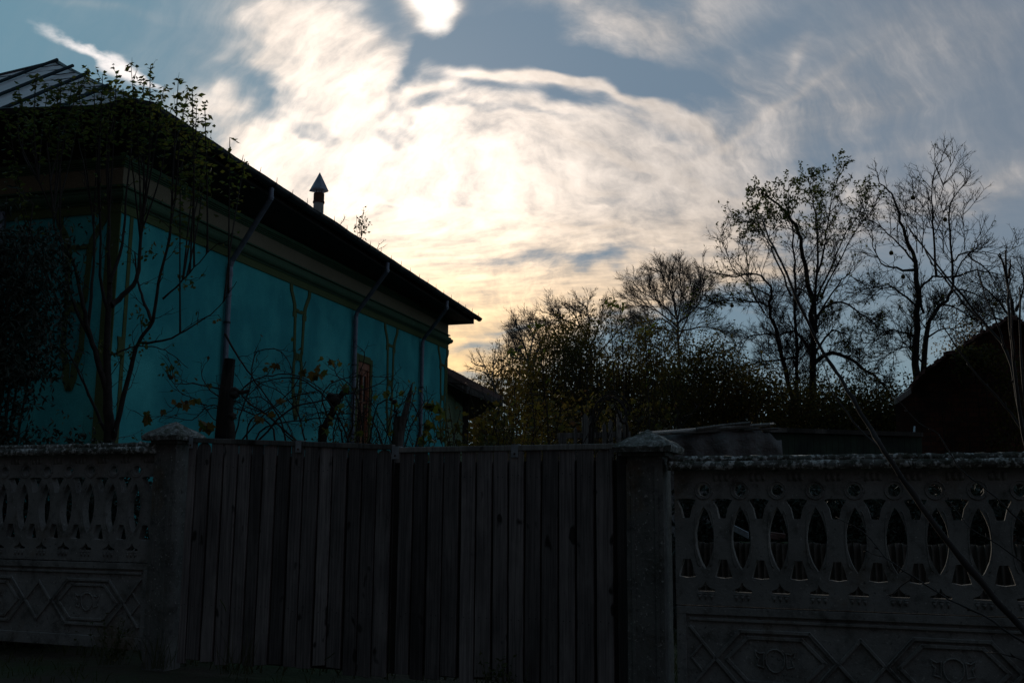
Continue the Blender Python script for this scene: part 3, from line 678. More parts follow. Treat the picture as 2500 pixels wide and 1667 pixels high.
mb = MB(); mb.poly([rp(0, 1)+Vector((0, -.02, .05)), rp(.45, 1)+Vector((0, -.02, .05)), rp(1, 1)+Vector((0, -.02, .05)), rp(1, 1)+Vector((0, 0, -.12)), rp(.45, 1)+Vector((0, 0, -.14)), rp(0, 1)+Vector((0, 0, -.16))], (0, .05, 0)); mb.build('fascia', MT['wood_dark'], an, world=True)
mb = MB(); mb.v = [tuple(rp(0, 1, -.1)), tuple(rp(.45, 1, -.1)), tuple(rp(1, 1, -.1)), (-1.6, 31, 3.7), (-2.2, 26, 4.2)]; mb.face(0, 1, 2, 3, 4); mb.build('soffit', MT['soffit'], an, world=True)
wa, wb_ = atY(1086, 1262, 23.6), atY(1128, 1262, 26.8)
mb = MB(); mb.poly([Vector((wa.x, wa.y, 0)), Vector((wb_.x, wb_.y, 0)), Vector((wb_.x, wb_.y, 3.75)), Vector((wa.x, wa.y, 4.0))], (-.3, .08, 0)); mb.build('wall', MT['pale_green'], an, world=True)
p_ = atY(1133, 1262, 25.); mb = MB(); mb.box(p_.x-.07, p_.x+.07, p_.y-.07, p_.y+.07, 0, 3.85); mb.build('post', MT['wood_dark'], an, world=True)

# ------------------------------------------------------------------ brick shed on the right
sh = thing('brick_shed', 'dark brick shed with sagging overgrown roof behind the right fence', 'shed', atY(2380, 1262, 13.5))
sil = [(2185, 985), (2225, 935), (2262, 905), (2290, 880), (2318, 874), (2338, 855), (2364, 838), (2400, 815), (2436, 796), (2463, 791), (2484, 810), (2520, 822), (2600, 870), (2700, 930)]
top = [atY(x, y, 13.2) for x, y in sil]; bot = [Vector((p.x, p.y, -.1)) for p in top]
mb = MB(); mb.poly([bot[0]]+[bot[-1]]+top[::-1], (2.1, 4.5, 0)); mb.build('wall', MT['brick'], sh, world=True)
mb = MB()
for i in range(len(top)-1):
    a, b = top[i], top[i+1]; k = 5
    for j in range(k):
        p = a.lerp(b, j/k); q = a.lerp(b, (j+1)/k); l = rnd.uniform(.01, .05)
        mb.poly([p+Vector((-.02, -.22, l)), q+Vector((.01, -.22, l+rnd.uniform(-.01, .02))), q+Vector((2.1, 4.6, l)), p+Vector((2.1, 4.6, l))], (0, 0, .03))
mb.build('roof', MT['tile'], sh, world=True)
a, b = atY(2190, 985, 12.9), atY(2225, 960, 12.9); mb = MB(); mb.poly([a, a+Vector((0, 0, .07)), b+Vector((0, 0, .07)), b], (0, .1, 0)); mb.build('verge_board', MT['wood_grey'], sh, world=True)
mb = MB(); mb.tube([atY(2233, 1041, 12.9), atY(2232, 1054, 12.85), atY(2227, 1059, 12.8)], .012, 5); mb.build('hook', MT['galv'], sh, world=True)

# low tarred wall and the sheeted frame behind the right fence
lw = thing('low_shed_wall', 'low dark green boarded wall running up to the brick shed', 'wall', atY(2060, 1262, 11.5))
mb = MB(); A_, B_ = atY(1860, 1050, 11.6), atY(2250, 1062, 12.4)
n = 26
for i in range(n):
    p, q = A_.lerp(B_, i/n), A_.lerp(B_, (i+.96)/n); mb.poly([Vector((p.x, p.y, -.05)), Vector((q.x, q.y, -.05)), Vector((q.x, q.y, q.z-.03+rnd.uniform(-.015, .015))), Vector((p.x, p.y, p.z-.03))], (0, .03, 0))
t = NT('dark_green_boards'); MT['dgb'] = t.done(t.ramp(t.noise(6., 4), (.03, .045, .03), (.018, .022, .018)), .9, t.noise(20., 4, .6, (1, 1, .1)), .5)
mb.build('boards', MT['dgb'], lw, world=True)
mb = MB(); mb.poly([A_+Vector((0, -.05, -.02)), B_+Vector((0, -.05, -.02)), B_+Vector((0, -.05, .03)), A_+Vector((0, -.05, .03))], (0, .8, .05)); mb.build('capping', MT['wood_dark'], lw, world=True)
pf = thing('plastic_covered_frame', 'low timber frame draped with cloudy plastic sheet just behind the right gate post', 'plastic cover', atY(1760, 1262, 10.6))
def tp(px):
    if px > 1840: return 1041.6+(px-1840)*.55+4*math.sin(px*.2)
    return 1062-(px-1600)*.085+3*math.sin(px*.02) if px < 1880 else 1040+(px-1880)*.05
mb = MB(); cols = 60; rows = 14
for i in range(cols+1):
    px = 1560+i*(1905-1560)/cols; t0 = atY(px, tp(px), 10.6)
    for j in range(rows+1):
        f = j/rows; z = t0.z*(1-f); fold = .05*math.sin(i*.55+1.4*math.sin(j*.3))*f**.4+.09*mnoise.noise(Vector((i*.16, j*.3, 0)))*min(1, f*4)
        mb.v.append((t0.x, t0.y-.05-f*.25-fold, max(z, .0)))
for i in range(cols):
    for j in range(rows): a = i*(rows+1)+j; mb.face(a, a+1, a+rows+2, a+rows+1)
o = mb.build('plastic_sheet', MT['plastic'], pf, world=True, smooth=True); so_ = o.modifiers.new('s', 'SOLIDIFY'); so_.thickness = .004
for (x0, y0, x1, y1, r) in ((1600, 1060, 1880, 1036, .02), (1700, 1047, 1832, 1032, .018), (1640, 1058, 1900, 1046, .012)):
    mb = MB(); mb.tube([atY(x0, y0, 10.5), atY((x0+x1)/2, (y0+y1)/2-1, 10.55), atY(x1, y1, 10.5)], r, 6); mb.build('pole', MT['wood_grey'], pf, world=True)
mb = MB(); mb.poly([atY(1560, 1060, 10.6), atY(1890, 1037, 10.6), atY(1890, 1033, 11.8), atY(1560, 1056, 11.8)], (0, 0, .01)); mb.build('top_sheet', MT['plastic'], pf, world=True)

# posts, stakes and the grey pickets
def stake(label, pts, rads, mat='wood_dark', name='wooden_post', cat='post', sides=8, group=None):
    b = pts[-1]; o = MB(); o.tube(pts, rads, sides); m = o.mesh(name); m.transform(Matrix.Translation(-Vector((b.x, b.y, 0))))
    ob = link(name, m, MT[mat]); ob.location = (b.x, b.y, 0); return tag(ob, label, cat, group)
def gp_(px, y0, Y, lean=0.): a = atY(px, y0, Y); return [a, a+Vector((lean*.3, 0, -.4)), Vector((a.x+lean, a.y, -.1))]
stake('old timber post standing behind the left gate leaf, vine stump against it', gp_(561, 876, 8.3, -.08), [.045, .055, .065])
stake('thin pointed stake leaning right of the house window', [atY(1007, 934, 8.9), atY(998, 975, 8.9), atY(986, 1020, 8.9), Vector((atY(978, 1090, 8.9).x-.25, 8.9, -.1))], [.004, .024, .028, .03])
stake('short stout post in the vine below the leaning stake', gp_(977, 1017, 8.6, -.1), [.05, .05, .055])
pk = 0
pkg = thing('picket_fence', 'remains of a grey picket fence among the bushes left of the right gate post', 'fence', atY(1460, 1262, 11.5))
for px, y0, wd, ln in ((1428, 1008, .07, .03), (1442, 1012, .05, -.02), (1475, 1030, .045, .02), (1490, 1022, .05, .06), (1512, 1000, .055, -.06), (1526, 1012, .05, -.02), (1405, 1040, .04, 0), (1378, 1055, .05, .0), (1368, 1062, .05, .02)):
    a = atY(px, y0, 11.4); mb = MB(); mb.poly([Vector((a.x-wd/2, a.y, a.z-.05)), Vector((a.x-wd/2+ln, a.y, -.1)), Vector((a.x+wd/2+ln, a.y, -.1)), Vector((a.x+wd/2, a.y, a.z-.04)), Vector((a.x, a.y, a.z))], (0, .025, 0)); mb.build('picket', MT['wood_grey'], pkg, world=True)
a = atY(1360, 1070, 11.43); b = atY(1540, 1066, 11.43); mb = MB(); mb.poly([a, b, b+Vector((0, 0, .06)), a+Vector((0, 0, .06))], (0, .03, 0)); mb.build('rail', MT['wood_grey'], pkg, world=True)

# things lying in the garden, seen through the openwork fence
t = NT('grey_asbestos_sheet'); MT['sheet'] = t.done(t.ramp(t.noise(7., 5), (.12, .11, .10), (.06, .055, .045)), .95, t.noise(60., 4), .5)
cs = thing('corrugated_edging', 'line of corrugated grey sheet edging a bed inside the right fence', 'edging', atY(2050, 1262, 8.2), 0)
mb = MB(); a = atY(1650, 1322, 8.6); b = atY(2500, 1330, 7.1); n = 260
for i in range(n+1):
    p = a.lerp(b, i/n); w = .025*math.sin(i*math.pi*2/5.); nrm = Vector(((b-a).y, -(b-a).x, 0)).normalized(); p = p+nrm*w
    mb.v += [(p.x, p.y, -.1), (p.x, p.y, p.z+.006*math.sin(i*.4)), (p.x-nrm.x*.008, p.y-nrm.y*.008, p.z+.006*math.sin(i*.4)), (p.x-nrm.x*.008, p.y-nrm.y*.008, -.1)]
for i in range(n):
    for q in range(3): k = i*4+q; mb.face(k, k+1, k+5, k+4)
mb.build('sheet', MT['sheet'], cs, world=True)
pa, pb = atY(1783, 1292, 8.95), atY(1826, 1314, 8.85); mb = MB(); mb.poly([pa, pb, pb+Vector((0, 0, .05)), pa+Vector((0, 0, .05))], (.02, .05, 0)); o = mb.build('white_plank', MT['galv'], None)
tag(o, 'pale plank lying tilted in the garden, seen through the third fence opening from the post', 'plank')
for (x, y, r) in ((1884, 1309, .1), (1899, 1306, -.2)):
    p = atY(x, y, 8.8); mb = MB(); mb.box(-.06, .06, -.03, .03, -.02, .02); o = mb.build('brick', MT['tile'], None, bevel=.004); o.location = p; o.rotation_euler = (.05, .1, r)
    tag(o, 'loose reddish brick beyond the fence, right one of two' if x > 1890 else 'loose reddish brick beyond the fence, left one of two', 'brick', 'loose bricks in the garden')
mb = MB(); p = atY(1890, 1316, 8.9); mb.rough(p.x-.25, p.x+.25, 8.7, 9.2, -.1, p.z-.03, .08, .02); o = mb.build('soil_heap', MT['soil'], None); tag(o, 'low heap of earth under the loose bricks', 'soil heap')

# ------------------------------------------------------------------ plants
def rv(s=1.): return Vector((rnd.gauss(0, s), rnd.gauss(0, s), rnd.gauss(0, s)))
def smooth(pts, sub=3):                         # Catmull-Rom through the points
    out = []; n = len(pts)
    for i in range(n-1):
        a, b, c, d = pts[max(0, i-1)], pts[i], pts[i+1], pts[min(n-1, i+2)]
        for k in range(sub):
            t = k/sub; out.append(.5*((2*b)+(c-a)*t+(2*a-5*b+4*c-d)*t*t+(3*b-a-3*c+d)*t**3))
    out.append(pts[-1]); return out
def shoot(p, d, L, n, wig, up):
    pts = [p.copy()]; d = d.normalized(); st = L/n
    for i in range(n):
        d = (d+rv(wig)+Vector((0, 0, up))).normalized(); p = p+d*st; pts.append(p.copy())
    return pts
def side_dir(d, ang, bias=None):
    a = rv().cross(d)
    if a.length < 1e-5: a = Vector((1, 0, 0))
    a.normalize()
    if bias is not None:
        a = a+bias; a = a-d*a.dot(d)
        if a.length > 1e-5: a.normalize()
    return d*math.cos(ang)+a*math.sin(ang)
class Plant:
    def __init__(s): s.w = MB(); s.t = MB(); s.l = MB(); s.tips = []; s.k = 1.
    def limb(s, pts, r0, r1, sides=6):
        n = len(pts); rr = [(r0+(r1-r0)*(i/(n-1))**.6)*s.k for i in range(n)]; s.w.tube(pts, rr, sides, False); return rr
    def leaf(s, p, size, droop=.5, wide=.5, d=None, fold=.25):
        d = (rv() if d is None else d+rv(.4)).normalized(); d = (d-Vector((0, 0, droop))).normalized()
        u = d.cross(rv()).normalized(); w = d.cross(u)*fold*size*wide; L = d*size*rnd.uniform(.65, 1.2); u = u*size*wide*.5
        n = len(s.l.v); m = p+L*.45
        s.l.v += [tuple(p), tuple(m+u+w), tuple(p+L+w*-.3), tuple(m-u+w)]
        s.l.face(n, n+1, n+2); s.l.face(n, n+2, n+3)
    def biglef(s, p, size, d=None):               # lobed vine leaf, a little cupped
        d = (rv() if d is None else d).normalized(); d = (d-Vector((0, 0, .7))).normalized(); u = d.cross(rv()).normalized(); w = d.cross(u); n = len(s.l.v)
        sh = [(0, 0), (.28, -.12), (.52, .12), (.40, .34), (.58, .62), (.28, .62), (0, 1.), (-.28, .62), (-.58, .62), (-.40, .34), (-.52, .12), (-.28, -.12)]
        c = rnd.uniform(.1, .6)
        s.l.v.append(tuple(p+d*size*.35-w*size*.05))
        for a, b in sh: s.l.v.append(tuple(p+u*(a*size*rnd.uniform(.85, 1.1))+d*(b*size)+w*(size*c*(abs(a)*.6+.2*b*b))))
        for i in range(12): s.l.face(n, n+1+i, n+1+(i+1) % 12)
    def twigs(s, pts, every, lmin, lmax, r, ang=.9, wig=.18, up=.05, lvl=1, leafp=0., leafs=.05, spur=True, f0=.15, zb=None, seg=4, bias=None, wide=.5):
        acc = rnd.uniform(0, every)
        N = len(pts)
        for i in range(N-1):
            a, b = pts[i], pts[i+1]; sl = (b-a).length; d = (b-a)/max(sl, 1e-6)
            if i < f0*(N-1): continue
            acc += sl*(1.9 if zb and a.z < zb else 1.)
            while acc > every:
                acc -= every*rnd.uniform(.7, 1.3); p = a.lerp(b, rnd.random()); L = rnd.uniform(lmin, lmax)*(1.05-.75*i/N)
                q = shoot(p, side_dir(d, ang*rnd.uniform(.6, 1.3), bias), L, seg, wig, up)
                s.t.tube(q, [r*(1-.75*k/seg) for k in range(seg+1)], 3, False)
                if lvl > 0: s.twigs(q, every*.62, lmin*.4, lmax*.42, r*.62, ang, wig, up, lvl-1, leafp, leafs, spur, .1, zb, 3, bias, wide)
                if leafp:
                    for k in range(1, len(q)):
                        lp = leafp(q[k]) if callable(leafp) else leafp
                        m = int(lp)+(rnd.random() < lp-int(lp))
                        for _ in range(m): s.leaf(q[k]+rv(.008), leafs, .4, wide)
    def done(s, name, label, cat, base, wm, tm, lm, group=None, kind=None, bn='branches'):
        o = thing(name, label, cat, base, 0, group)
        if s.w.v: s.w.build('trunk', wm, o, world=True, smooth=True)
        if s.t.v: tag(s.t.build(bn, tm, o, world=True), kind='stuff' if bn == 'blades' else None)
        if s.l.v: s.l.build('foliage', lm, o, world=True)
        return o
def c6(x, y): return 1700+x/2.4125, 350+(y+max(0., (700-y))*.085)/2.4125
def limb3(P, pts, Y, dY, r0, r1, conv=c6, sub=3, sides=6):
    n = len(pts); q = []
    for i, (x, y) in enumerate(pts):
        px, py = conv(x, y); q.append(atY(px, py, Y+dY*i/(n-1)))
    q = smooth(q, sub)
    q = [p+rv(.012 if Y > 12 else .0035) if 0 < i < len(q)-1 else p for i, p in enumerate(q)]
    P.limb(q, r0, r1, sides); return q

# pear tree with leafy tops
Y1 = 17.
P = Plant(); P.k = .66; base = atY(1985, 1262, Y1); base.z = 0
T1 = [([(690, 2180), (685, 1800), (672, 1560), (680, 1400), (690, 1150), (680, 950), (650, 780), (620, 600), (585, 470), (540, 400), (480, 330), (430, 280), (380, 240), (345, 210)], 0, .14, .008),
 ([(690, 1150), (705, 950), (715, 700), (712, 500), (690, 330), (665, 200), (640, 150)], .8, .055, .006),
 ([(640, 1900), (600, 1540), (590, 1300), (582, 1000), (578, 800), (575, 650), (565, 480), (540, 330), (545, 200)], -.8, .07, .006),
 ([(680, 1900), (600, 1620), (540, 1400), (490, 1200), (455, 1060), (430, 940), (445, 880), (400, 800), (330, 770), (230, 780), (110, 765), (0, 728)], -1.2, .085, .006),
 ([(430, 960), (340, 935), (230, 912), (110, 940), (30, 985)], -.7, .035, .005), ([(400, 1000), (330, 880), (310, 780), (290, 650), (265, 560), (280, 470)], .5, .025, .004),
 ([(690, 1060), (760, 965), (860, 935), (960, 1000), (1040, 1050), (1085, 1110)], 1.2, .055, .006), ([(700, 830), (745, 640), (765, 520), (790, 350), (820, 200), (860, 90)], -.9, .034, .005),
 ([(710, 930), (800, 720), (880, 520), (960, 400), (1030, 260)], .8, .034, .005), ([(740, 900), (860, 650), (960, 480), (1060, 330)], -1.2, .028, .004),
 ([(690, 1250), (580, 1110), (480, 1135), (380, 1120), (280, 1150), (190, 1220)], 1.0, .05, .006), ([(560, 900), (480, 720), (440, 600), (400, 540), (350, 450), (260, 430), (200, 410)], .9, .03, .004),
 ([(600, 520), (540, 480), (460, 480), (380, 450), (300, 440)], -.8, .02, .004), ([(690, 1300), (800, 1230), (950, 1300), (1080, 1400), (1160, 1520)], -1.0, .07, .02),
 ([(440, 900), (300, 830), (200, 700), (160, 560), (165, 480)], -1.0, .022, .004), ([(730, 1000), (830, 830), (900, 780), (1000, 830), (1080, 850)], .6, .03, .005), ([(600, 760), (700, 600), (730, 450), (740, 260)], 1.4, .02, .004),
 ([(590, 1260), (460, 1280), (330, 1300), (230, 1360)], .3, .035, .006), ([(690, 1250), (800, 1100), (880, 1150), (900, 1300)], .8, .04, .006), ([(690, 950), (620, 860), (520, 880), (470, 1000)], 1.3, .03, .005)]
def pearleaf(p):                                  # leaves are left only at the tops and the left edge
    s_ = (p.z-5.6)*.9; return max(0., min(.8, s_)) if 3.9 < p.x < 4.9 or p.z > 6.8 else max(.03, min(.35, s_*.3))
for pts, dY, r0, r1 in T1:
    q = limb3(P, pts, Y1, dY, r0, r1); P.twigs(q, .08, .2, .8, .0072, .75, .15, .09, 2, pearleaf, .062, zb=4.6)
P.done('pear_tree', 'taller pear tree with leaf tufts at its top, left of the two old pears', 'tree', base, MT['bark'], MT['twig'], MT['pear'], 'old pear trees in the garden')
# bare pear tree
Y2 = 15.; P = Plant(); P.k = .62; base = atY(2245, 1262, Y2); base.z = 0
T2 = [([(1300, 2180), (1300, 1560), (1300, 1300), (1305, 1000), (1297, 800), (1290, 700), (1225, 520), (1195, 400), (1150, 260), (1085, 190), (1050, 95)], 0, .13, .005),
 ([(1320, 1600), (1340, 1250), (1375, 1050), (1450, 950), (1500, 870), (1512, 780), (1497, 500), (1495, 320), (1560, 230), (1620, 110)], .8, .085, .005),
 ([(1340, 1000), (1325, 860), (1400, 790), (1500, 790)], -.6, .035, .02), ([(1415, 790), (1397, 500), (1385, 300), (1405, 130), (1450, 0)], -.6, .034, .004), ([(1430, 300), (1480, 130), (1510, -10)], -.6, .014, .003),
 ([(1290, 745), (1180, 735), (1095, 705), (1035, 540), (1040, 400)], .7, .04, .005), ([(1300, 960), (1200, 880), (1130, 830), (1050, 845), (950, 850)], -.8, .034, .005), ([(1300, 1150), (1200, 1105), (1100, 1110), (1000, 1190)], .6, .035, .005),
 ([(1290, 700), (1220, 620), (1130, 520), (1040, 430), (970, 385), (850, 320)], -1., .03, .004), ([(1505, 800), (1560, 700), (1640, 600), (1680, 490)], .8, .03, .004), ([(1505, 790), (1650, 750), (1780, 770), (1880, 800)], -.7, .03, .004),
 ([(1450, 950), (1560, 990), (1680, 1060)], 1., .03, .005), ([(1515, 690), (1570, 640), (1690, 635), (1830, 645), (1900, 570)], .5, .026, .003), ([(1600, 650), (1720, 760), (1780, 900), (1700, 1040)], .9, .025, .004),
 ([(1250, 620), (1235, 400), (1240, 250)], .8, .016, .003), ([(1300, 640), (1295, 420), (1275, 250)], -.7, .016, .003), ([(1330, 640), (1335, 400), (1325, 260)], .3, .015, .003), ([(1580, 620), (1580, 440), (1570, 300)], .4, .015, .003), ([(1455, 640), (1450, 440), (1440, 300)], .9, .015, .003),
 ([(1350, 1150), (1450, 1090), (1560, 1120), (1620, 1200)], -.9, .03, .005), ([(1340, 1300), (1250, 1200), (1150, 1230), (1060, 1300)], .9, .03, .005), ([(1500, 870), (1600, 870), (1700, 920), (1760, 1010)], .2, .03, .004)]
for pts, dY, r0, r1 in T2:
    q = limb3(P, pts, Y2, dY, r0, r1); P.twigs(q, .085, .18, .75, .0068, .72, .13, .11, 2, .012, .05, zb=4.3)
bt = P.done('pear_tree', 'nearly bare old pear tree rising beside the brick shed', 'tree', base, MT['bark'], MT['twig'], MT['pear'], 'old pear trees in the garden')
for (x, y, Y) in ((1148, 640, Y2), (1218, 785, Y2), (1275, 285, Y2), (1465, 425, Y2), (1760, 945, Y2), (738, 585, Y1), (738, 900, Y1), (210, 955, Y1), (795, 930, Y1), (650, 800, Y1)):
    p = atY(*c6(x, y), Y-.2); mb = MB(); n = len(mb.v)
    for i in range(1, 6):
        for j in range(8): a = math.pi*i/6; b = math.pi*j/4; r = .034*(1-.25*math.cos(a)*(a < 1.6)); mb.v.append((r*math.sin(a)*math.cos(b), r*math.sin(a)*math.sin(b), .036*math.cos(a)))
    for i in range(4):
        for j in range(8): mb.face(i*8+j, (i+1)*8+j, (i+1)*8+(j+1) % 8, i*8+(j+1) % 8)
    mb.tube([Vector((0, 0, .03)), Vector((.004, 0, .07))], .003, 4)
    mb.v = [(v[0]+p.x-bt.location.x, v[1]+p.y-bt.location.y, v[2]+p.z-bt.location.z) for v in mb.v] if Y == Y2 else [(v[0]+p.x, v[1]+p.y, v[2]+p.z) for v in mb.v]
    if Y == Y2: mb.build('pear', MT['yellowing'], bt, smooth=True)
    else:
        pt_ = [o for o in COL.objects if o.name == 'pear_tree'][0]; mb.build('pear', MT['yellowing'], pt_, world=True, smooth=True)
# far bare trees
def fantree(name, label, bx, by, Y, limbs, mat, every, lmax, r, top=None, group=None, leafp=0., lm='autumn', lvl=2, r0=.06, up=.05):
    P = Plant(); base = atY(bx, 1262, Y); base.z = 0
    for pts in limbs:
        q = limb3(P, pts, Y, rnd.uniform(-1.6, 1.6), r0 if pts[0][1] >= by else r0*.5, .008, conv=lambda x, y: (x, y), sides=5); P.twigs(q, every*.36, lmax*.35, lmax*.9, r*.75, .6, .13, up, lvl, leafp, .07, True, .2)
    return P.done(name, label, 'tree', base, MT[mat], MT[mat], MT[lm], group)
fantree('bare_tree', 'round bare fan-shaped tree standing behind the hedge left of the pears', 1655, 900, 27., [
 [(1660, 1200), (1657, 900), (1655, 800), (1648, 740), (1640, 700), (1632, 660)], [(1656, 830), (1680, 770), (1690, 720), (1680, 670)], [(1654, 810), (1620, 780), (1570, 785), (1530, 800)], [(1652, 780), (1615, 740), (1570, 715), (1545, 690)], [(1650, 770), (1640, 720), (1615, 670), (1600, 655)],
 [(1654, 790), (1700, 750), (1715, 715), (1720, 690)], [(1655, 800), (1605, 760), (1560, 740), (1540, 735)], [(1655, 810), (1700, 800), (1740, 800), (1770, 815)], [(1655, 780), (1665, 720), (1655, 660)], [(1655, 815), (1600, 800), (1560, 830), (1530, 860)]], 'palebark', .20, 1.3, .013, group='bare trees behind the hedge')
fantree('bare_tree', 'wide pale bare tree behind the leafy hedge, between annex roof and the fan-shaped tree', 1430, 900, 25., [
 [(1450, 1200), (1445, 900), (1430, 830), (1410, 780), (1380, 750)], [(1440, 860), (1400, 820), (1350, 790), (1300, 780)], [(1440, 850), (1460, 800), (1470, 760)], [(1440, 870), (1380, 850), (1310, 840), (1270, 800)], [(1430, 820), (1440, 780), (1430, 745)], [(1420, 800), (1360, 770), (1350, 755)], [(1445, 880), (1500, 820), (1530, 780)]],
 'palebark', .18, 1.1, .012, group='bare trees behind the hedge')
fantree('bare_tree', 'bare pale tree on the left flank of the hedge above the annex', 1290, 900, 24., [
 [(1300, 1200), (1295, 950), (1290, 880), (1270, 820), (1258, 780)], [(1295, 900), (1320, 840), (1345, 790)], [(1294, 890), (1262, 850), (1245, 815)], [(1293, 870), (1300, 820), (1290, 780)], [(1292, 880), (1250, 870), (1242, 840)]], 'palebark', .17, .9, .011, group='bare trees behind the hedge')
fantree('bare_sapling', 'small leafless sapling against the yellow sky right of the annex roof', 1200, 980, 28., [
 [(1215, 1200), (1214, 1000), (1208, 950), (1195, 920), (1178, 880), (1163, 850)], [(1208, 950), (1222, 905), (1224, 855)], [(1196, 920), (1175, 905), (1140, 900)], [(1200, 930), (1205, 890), (1210, 850)], [(1205, 940), (1185, 930), (1160, 925)], [(1185, 895), (1160, 890), (1150, 880)]], 'palebark', .26, .75, .010, lvl=1, r0=.05)
fantree('bare_tree', 'spreading twiggy bare tree at the right edge above the brick shed', 2480, 900, 19., [
 [(2500, 1200), (2490, 900), (2480, 800), (2470, 740), (2460, 700)], [(2490, 850), (2520, 760), (2530, 690)], [(2485, 800), (2440, 740), (2400, 700), (2370, 690)], [(2490, 820), (2440, 780), (2390, 790)], [(2480, 760), (2500, 700), (2495, 650)]], 'twig', .15, .9, .009, group='bare trees behind the hedge')

# hedge of leafy bushes
def bush(name, label, px, Y, w, ytop, n, lm, leafs, dens, group='leafy bushes along the back of the garden', cat='bush', yb=1110, stems=9, tm='twig', low=0.):
    P = Plant(); base = atY(px, 1262, Y); base.z = 0; H = atY(px, ytop, Y).z; W = w/2550.*Y/2
    for i in range(stems):
        a = rnd.uniform(-1, 1); tip = Vector((base.x+a*W, Y+rnd.uniform(-.6, .6)*W, H*(1-.28*a*a)*rnd.uniform(.82, 1.03))); b0 = base+Vector((a*W*.3, rnd.uniform(-.3, .3)*W, 0))
        m = b0.lerp(tip, .5)+Vector((a*W*.2, 0, .1*H)); q = smooth([b0, m, tip], 5); P.limb(q, .022, .006, 4); P.twigs(q, .16, .3, .9, .0055, .8, .18, .05, 1, 0., .05, True, .15)
    per = 7; n *= 4; leafs *= .95
    for c in range(n//per):
        a = rnd.uniform(-1, 1); t = rnd.random()**1.15; b = rnd.uniform(-1, 1); hh = H*(1-.30*a*a)
        c_ = Vector((base.x+a*W*(1-.25*(1-t)), Y+b*W*.6, .2+t*(hh-.2)))
        if mnoise.noise(c_*1.5+Vector((px, 0, 0))) < -.2+low: continue
        for _ in range(per): P.leaf(c_+rv(.15), leafs, .35, .6)
    P.done(name, label, cat, base, MT['bark'], MT[tm], MT[lm], group)
for args in (
 ('golden_bush', 'golden brown bush at the left end of the hedge beside the annex roof', 1235, 31., 190, 840, 9000, 'autumn', .055, 1),
 ('leafy_bush', 'dense olive leafy bush right of the golden bush', 1368, 18., 190, 785, 8500, 'hedge', .055, 1),
 ('leafy_bush', 'leafy bush below the wide pale bare tree', 1460, 17., 220, 775, 9000, 'hedge', .055, 1),
 ('leafy_bush', 'leafy bush directly below the fan-shaped bare tree', 1590, 17.5, 230, 790, 9000, 'hedge', .055, 1),
 ('leafy_bush', 'dark leafy bush left of the leafy-topped pear trunk', 1730, 16., 230, 835, 8000, 'hedge', .055, 1),
 ('dark_bush', 'dark bush beneath the drooping limbs of the leafy-topped pear', 1860, 16.2, 240, 900, 7000, 'hedge', .055, 1),
 ('dark_bush', 'dark bush at the foot of the leafy-topped pear', 1985, 15.6, 260, 945, 8500, 'hedge', .055, 1),
 ('dark_bush', 'low dark bush between the two pear trunks', 2110, 15., 240, 945, 7500, 'hedge', .055, 1),
 ('dark_bush', 'yellowish brown bush growing over the left roof slope of the brick shed', 2400, 20., 200, 770, 4200, 'autumn', .055, 1),
 ('dark_bush', 'low bush filling the gap between bare pear and shed', 2235, 14.5, 190, 935, 7500, 'hedge', .055, 1)): bush(*args)
mb = MB()                                        # the thicket beyond, one mass of scrub
TOPL = [(1120, 985), (1180, 905), (1260, 862), (1400, 850), (1600, 858), (1750, 880), (1900, 925), (2100, 945), (2200, 965), (2330, 960), (2600, 900), (2800, 880)]
def topl(px):
    for (x0, y0), (x1, y1) in zip(TOPL, TOPL[1:]):
        if x0 <= px <= x1: return y0+(y1-y0)*(px-x0)/(x1-x0)
    return 980
P = Plant()
for _ in range(15000):
    px = rnd.uniform(1120, 2780); Y = rnd.uniform(32, 37); t = rnd.random()**.75; yt = topl(px)+22*mnoise.noise(Vector((px*.02, Y*.3, 0))); z1 = atY(px, yt, Y).z; g = atY(px, 1262, Y)
    c_ = Vector((g.x, Y, z1*(1-t*.97)))
    for j in range(3): P.leaf(c_+rv(.16), .21 if t > .12 else .14, .3, .7)
for _ in range(260):
    px = rnd.uniform(1130, 2700); Y = rnd.uniform(31.5, 36); tp_ = atY(px, topl(px)-rnd.uniform(-10, 22), Y); b = Vector((tp_.x+rnd.uniform(-.4, .4), Y, 0)); q = smooth([b, b.lerp(tp_, .6)+rv(.1), tp_], 4); P.t.tube(q, [.03-.024*i/8 for i in range(9)], 3, False); P.twigs(q, .3, .3, .9, .012, .6, .15, .05, 0, 0., .05, True, .5)
th = P.done('thicket', 'far scrubby thicket closing the view beyond the garden', 'thicket', Vector((3, 34, 0)), MT['bark'], MT['bark'], MT['hedge'], None)
for c_ in th.children: c_['kind'] = 'stuff'
th['kind'] = 'stuff'
